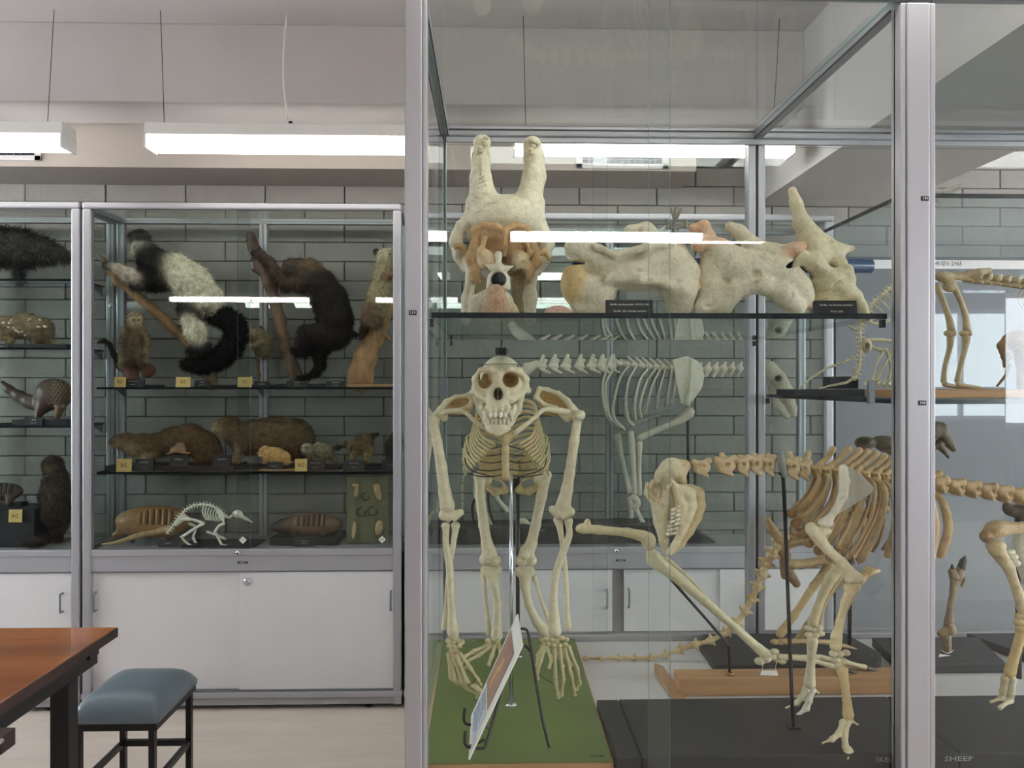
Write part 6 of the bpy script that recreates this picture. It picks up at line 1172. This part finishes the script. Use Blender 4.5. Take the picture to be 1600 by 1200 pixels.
for i in range(7): bone('rib', KY, [(318+i*4.2, 792+i*1.2, 0, 1), (316+i*4.2, 800+i, -.03, 1.1), (322+i*3.5, 812+i*.4, -.025, 1.1)], kk, KC, sub=3, seg=6)
blade('shoulder_blade', [(336, 796, 0), (346, 798, 0), (350, 806, 0), (351, 819, 0), (343, 810, 0)], KY-.035, kk, KC, .003)
for pts in ([(350, 818, -.03, 2.6), (342, 822, -.03, 2), (336, 831, -.03, 2.6)], [(336, 831, -.03, 2.4), (341, 841, -.03, 1.8), (346, 850, -.03, 2.4)], [(324, 831, .02, 2.2), (338, 836, .02, 1.8), (352, 842, .01, 2.2)], [(284, 811, -.03, 3), (302, 812, -.03, 2.2), (318, 818, -.03, 3)], [(318, 818, -.03, 3), (304, 826, -.03, 2.2), (286, 838, -.03, 2.6)], [(284, 838, -.03, 2.6), (289, 846, -.03, 2), (298, 852, -.03, 1.6)], [(296, 818, .02, 2.6), (306, 824, .02, 2), (302, 838, .02, 2.2)], [(302, 840, .02, 2.4), (306, 848, .02, 1.8), (314, 851, .02, 1.4)], [(346, 850, -.03, 2), (350, 852, -.04, 1.4), (354, 852, -.04, 1.2)]): bone('leg_bone', KY, pts, kk, KC, sub=3, seg=7)
b = Blob(KY, k=3, cell=1, col=KC); b.chain([(276, 818, 0, 4), (288, 808, 0, 4), (296, 812, 0, 3)]); b.build('pelvis', 'bone', kk)
MB().cyl(P(351, 812, KY), P(352, 852, KY), .0012, seg=6).build('support_rod', 'wire', kk)
base('mount_base', 'thin black base under the small white skeleton', 282, 400, S0, .008, y0=3.645, y1=3.80)
# fossil plaque
pq = thing('relief_plaque', 'olive green plaque with cream relief shapes leaning at the right end of the bottom deck', 'plaque', (X(574, 3.72), 3.72, S0)); YP = 3.72
B('panel', mat('olive_plaque', (112, 112, 82), .6, var=.2, scale=14, bump=.2), X(542, YP), X(607, YP), YP, YP+.02, S0, Z(744, YP), pq, bevel=.002)
for x, y, rx_, rz_, r_ in ((557, 768, 4, 10, 10), (591, 770, 5, 12, -15), (553, 828, 4, 14, 5), (592, 825, 6, 12, 10), (556, 758, 6, 3, 0), (589, 760, 5, 4, 0)): b = Blob(YP, k=2, cell=1, col=(198, 172, 128)); b.ell(x, y, 0, rx_, rz_, 3.4, rot=r_); b.build('relief_shape', 'shell', pq, noise=.5)
for cx_, cy_, r_ in ((564, 800, 7), (582, 799, 7), (571, 776, 6), (573, 802, 4)):
    MB().tube([tuple(P(cx_+r_*math.cos(a_*.7), cy_+r_*math.sin(a_*.7), YP-.002))+(.003,) for a_ in range(8)], 6, 2).build('relief_ring', mat('dark_relief', (70, 72, 58), .6), pq, True)
for px_, py_ in ((379.5, 844), (597, 843)):
    c_ = P(px_, py_, 3.606); r_ = .017; t = thing('diamond_sticker', 'white diamond sticker on the glass in front of the %s' % ('small skeleton' if px_ < 500 else 'olive plaque'), 'sticker', tuple(c_), 'diamond stickers on the cabinet glass')
    MB().prism([c_+Vector((-r_, 0, 0)), c_+Vector((0, 0, -r_)), c_+Vector((r_, 0, 0)), c_+Vector((0, 0, r_))], (0, .001, 0)).build('sheet', 'paper', t); text('MU', c_.x, c_.y-.0004, c_.z, .010, t, 'ink')
# notes and name blocks
for a in ((179, 197, 589, 606, 'yellow note at the left under the pale-faced monkey', S1), (275, 298, 589, 606, 'yellow note between the lemur branch and the root stump', S1), (371, 394, 589, 606, 'yellow note beside the small round possum', S1), (182, 206, 717, 735, 'yellow note in front of the otter', S2), (461, 480, 717, 735, 'yellow note between the yellow rodent and the tiny monkey', S2), (14, 35, 796, 812, 'yellow note on the dark box in the far left cabinet', None)):
    zz = a[5] if a[5] is not None else Z(812, 3.67)
    note(a[0], a[1], a[2], a[3], a[4], zz, Y=3.662)
nameblock(190, 224, 592, 606, 3.672, [('CEBUS CAPUCINUS', .0052), ('MUZO 1422', .0046)], 'black name block in front of the root stump', zb=S1)
nameblock(303, 327, 594, 606, 3.672, [('VARECIA', .0052), ('MUZO 1430', .0046)], 'black name block in front of the lemur branch', zb=S1)
nameblock(396, 420, 596, 606, 3.672, [('CERCARTETUS', .0045)], 'black name block in front of the thin twig', zb=S1)
nameblock(447, 480, 595, 606, 3.672, [('ALOUATTA', .0052), ('MUZO 1433', .0046)], 'black name block in front of the large dark monkey', zb=S1)
nameblock(509, 539, 595, 606, 3.672, [('TRICHOSURUS', .0052), ('MUZO 1440', .0046)], 'black name block between the dark monkey and the split trunk', zb=S1)
nameblock(210, 239, 717, 735, 3.672, [('Lutra lutra', .009), ('otter', .006)], 'black name block lettered Lutra lutra', zb=S2)
nameblock(332, 360, 711, 724, 3.70, [('HYDROCHOERUS', .005), ('MUZO 1512', .0046)], 'raised black name block between otter and large rodent', zb=S2)
nameblock(416, 441, 722, 735, 3.672, [('MUZO 1517', .006)], 'black name block in front of the yellow rodent', zb=S2)
nameblock(476, 508, 719, 735, 3.672, [('CALLITHRIX JACCHUS', .0048), ('MUZO 1519', .0046)], 'black name block in front of the tiny monkey', zb=S2)
nameblock(536, 569, 719, 735, 3.672, [('ISOODON OBESULUS', .0048), ('MUZO 1520', .0046)], 'black name block in front of the bandicoot', zb=S2)
nameblock(597, 622, 719, 735, 3.672, [('MUZO 1524', .0052)], 'black name block at the right end of the middle shelf', zb=S2)
nameblock(247, 277, 845, 855, 3.66, [('DASYPUS', .006)], 'black name block in front of the tan armadillo', zb=S0)
nameblock(459, 491, 843, 855, 3.66, [('EUPHRACTUS', .0056), ('MUZO 1530', .0046)], 'black name block in front of the dark armadillo', zb=S0)
# far left cabinet
def d_(b): b.chain([(-60, 385, 0, 28), (-20, 380, 0, 26), (30, 384, 0, 23), (66, 390, 0, 16), (92, 398, 0, 9), (108, 404, 0, 3)], col=(84, 80, 76)).chain([(-30, 402, 0, 14), (40, 404, 0, 10), (90, 404, 0, 4)], col=(52, 48, 46)).chain([(30, 405, 0, 5), (28, 425, 0, 4), (30, 437, 0, 5)], col=(60, 56, 54)).chain([(-50, 405, 0, 9), (-52, 436, 0, 6)], col=(60, 56, 54))
animal('mounted_anteater', 'large grey shaggy-tailed animal on the top shelf of the far left cabinet', 'stuffed animal', 10, U1, d_, 9000, 12, noise=1, fdir=(.6, 0, -.7), fw=.7)
def d_(b): b.chain([(-20, 512, 0, 14), (12, 512, 0, 16), (40, 508, 0, 18), (62, 515, 0, 18), (70, 526, 0, 11)], col=(138, 120, 94)).chain([(6, 522, -.02, 6), (16, 532, -.03, 3.6), (12, 541, -.03, 3)], col=(150, 128, 98)).chain([(56, 528, -.02, 7), (54, 540, -.03, 4)], col=(120, 102, 78)).chain([(72, 528, 0, 6), (84, 538, 0, 4), (104, 541, 0, 3)], col=(150, 134, 104))
ql, _ = animal('mounted_quoll', 'white-spotted brown quoll with a lowered tail in the far left cabinet', 'stuffed animal', 40, U2, d_, 5000, 4)
rs = random.Random(3)
for i in range(26):
    x, y = rs.uniform(-5, 72), 0; y = rs.uniform(500, 520) if x < 30 else rs.uniform(497, 526); b = Blob(YM, k=1, cell=.9, col=(226, 214, 186)); dz_ = math.sqrt(max(.02, 1-((y-511)/19)**2)); b.ell(x, y, -.052*dz_, 2.6, 2, 2); b.build('spot', 'fur', ql)
base('mount_base', 'dark base under the white-spotted quoll', -40, 104, U2, .018, y0=3.68)
nameblock(-14, 12, 539, 546, 3.67, [('DASYURUS', .005)], 'black name block at the left frame edge in front of the quoll', zb=U2+.0)
t = thing('mounted_pangolin', 'dark brown scaly pangolin with curved tail in the far left cabinet', 'stuffed animal', (X(75, YM), YM, U3)); b = Blob(YM, k=6, cell=1.3, col=(80, 62, 46))
b.ell(84, 616, 0, 28, 24, 22).chain([(66, 632, 0, 14), (48, 628, 0, 10), (30, 619, 0, 8), (14, 608, 0, 6), (4, 599, 0, 4)]).chain([(66, 635, -.03, 8), (60, 650, -.03, 5)], col=(104, 78, 58)).chain([(94, 635, -.03, 8), (90, 650, -.03, 5)], col=(120, 88, 64)); b.build('body', 'shell', t, noise=.4)
for r in range(9):
    for c in range(9):
        u = -1+2*(c+.5*(r % 2))/9+.1; v_ = -1+1.7*r/9; d2 = u*u+v_*v_
        if d2 > .92: continue
        x, y = 84+28*u, 616+24*v_; dd = -22*math.sqrt(1-d2)*YM/F; p_ = P(x, y, YM+dd); s_ = .011
        MB().prism([p_+Vector((-s_, 0, 0)), p_+Vector((0, -.004, -s_*1.1)), p_+Vector((s_, 0, 0)), p_+Vector((0, .004, s_))], (0, .004, 0)).build('scale', mat('pangolin_scale', (104, 84, 62), .45, var=.2, scale=60), t)
base('mount_base', 'black base under the scaly pangolin', 18, 106, U3, .024, y0=3.69); nameblock(38, 65, 653, 664, 3.67, [('MANIS', .007), ('MUZO 1388', .005)], 'black name block in front of the pangolin', zb=U3)
def d_(b): b.ell(83, 726, 0, 15, 14, 14, col=(72, 62, 50)).ell(80, 731, -.03, 8, 5, 6, col=(112, 96, 76)).chain([(88, 745, 0, 16), (90, 775, 0, 20), (84, 800, 0, 21), (90, 815, 0, 16)], col=(78, 68, 54)).chain([(76, 750, -.03, 8), (68, 775, -.04, 6), (78, 795, -.05, 5)], col=(66, 56, 44)).chain([(88, 822, 0, 8), (92, 842, 0, 6)], col=(56, 46, 38))
sl, _ = animal('mounted_sloth', 'upright dark brown sloth-like animal on the bottom deck of the far left cabinet', 'stuffed animal', 86, S0, d_, 6000, 5); eyes(sl, YM, [(78, 724, -.045), (86, 724, -.045)], 1.1)
branch('thin_pole', 'thin pole beside the upright sloth-like animal', [(70, 740, -.03, 1.6), (66, 770, -.03, 1.6), (63, 800, -.03, 1.6), (62, 846, -.03, 1.6)], S0, (80, 64, 50), 'pole', noise=.1)
bx = thing('black_box', 'black box with a yellow note in the far left cabinet', 'box', (X(20, 3.68), 3.68, S0)); B('block', 'black', X(-40, 3.68), X(55, 3.68), 3.675, 3.86, S0, Z(792, 3.68), bx, bevel=.002); B('lid', 'black', X(-44, 3.68), X(20, 3.68), 3.74, 3.80, Z(792, 3.68)+.0005, Z(786, 3.68), bx)
a3 = shell('mounted_armadillo', 'small dark armadillo on top of the black box in the far left cabinet', 5, 768, 30, 14, (74, 62, 52), Z(786, 3.75), 3.77, -10, 8, ([(-22, 770, 0, 8), (-36, 776, 0, 4)], (60, 50, 42)))
def d_(b): b.chain([(-6, 820, 0, 10), (10, 836, 0, 9), (14, 846, 0, 6)], col=(120, 84, 52))
animal('mounted_rodent', 'small orange-brown animal beside the black box at the left frame edge', 'stuffed animal', 6, S0, d_, 900, 3, Y=3.645, cell=1.2) if False else None
def d_(b): b.ell(55, 846, 0, 20, 7, 9, col=(44, 38, 34)).ell(38, 848, 0, 6, 4, 5, col=(60, 50, 42))
animal('mounted_mole', 'low dark velvety mole-like animal in front of the black box', 'stuffed animal', 52, S0, d_, 1200, 3, Y=3.655, cell=1.2)
# small stored shapes on the shelf levels seen between the cabinets
for o in list(bpy.data.objects):
    if '_w' in o: del o['_w']
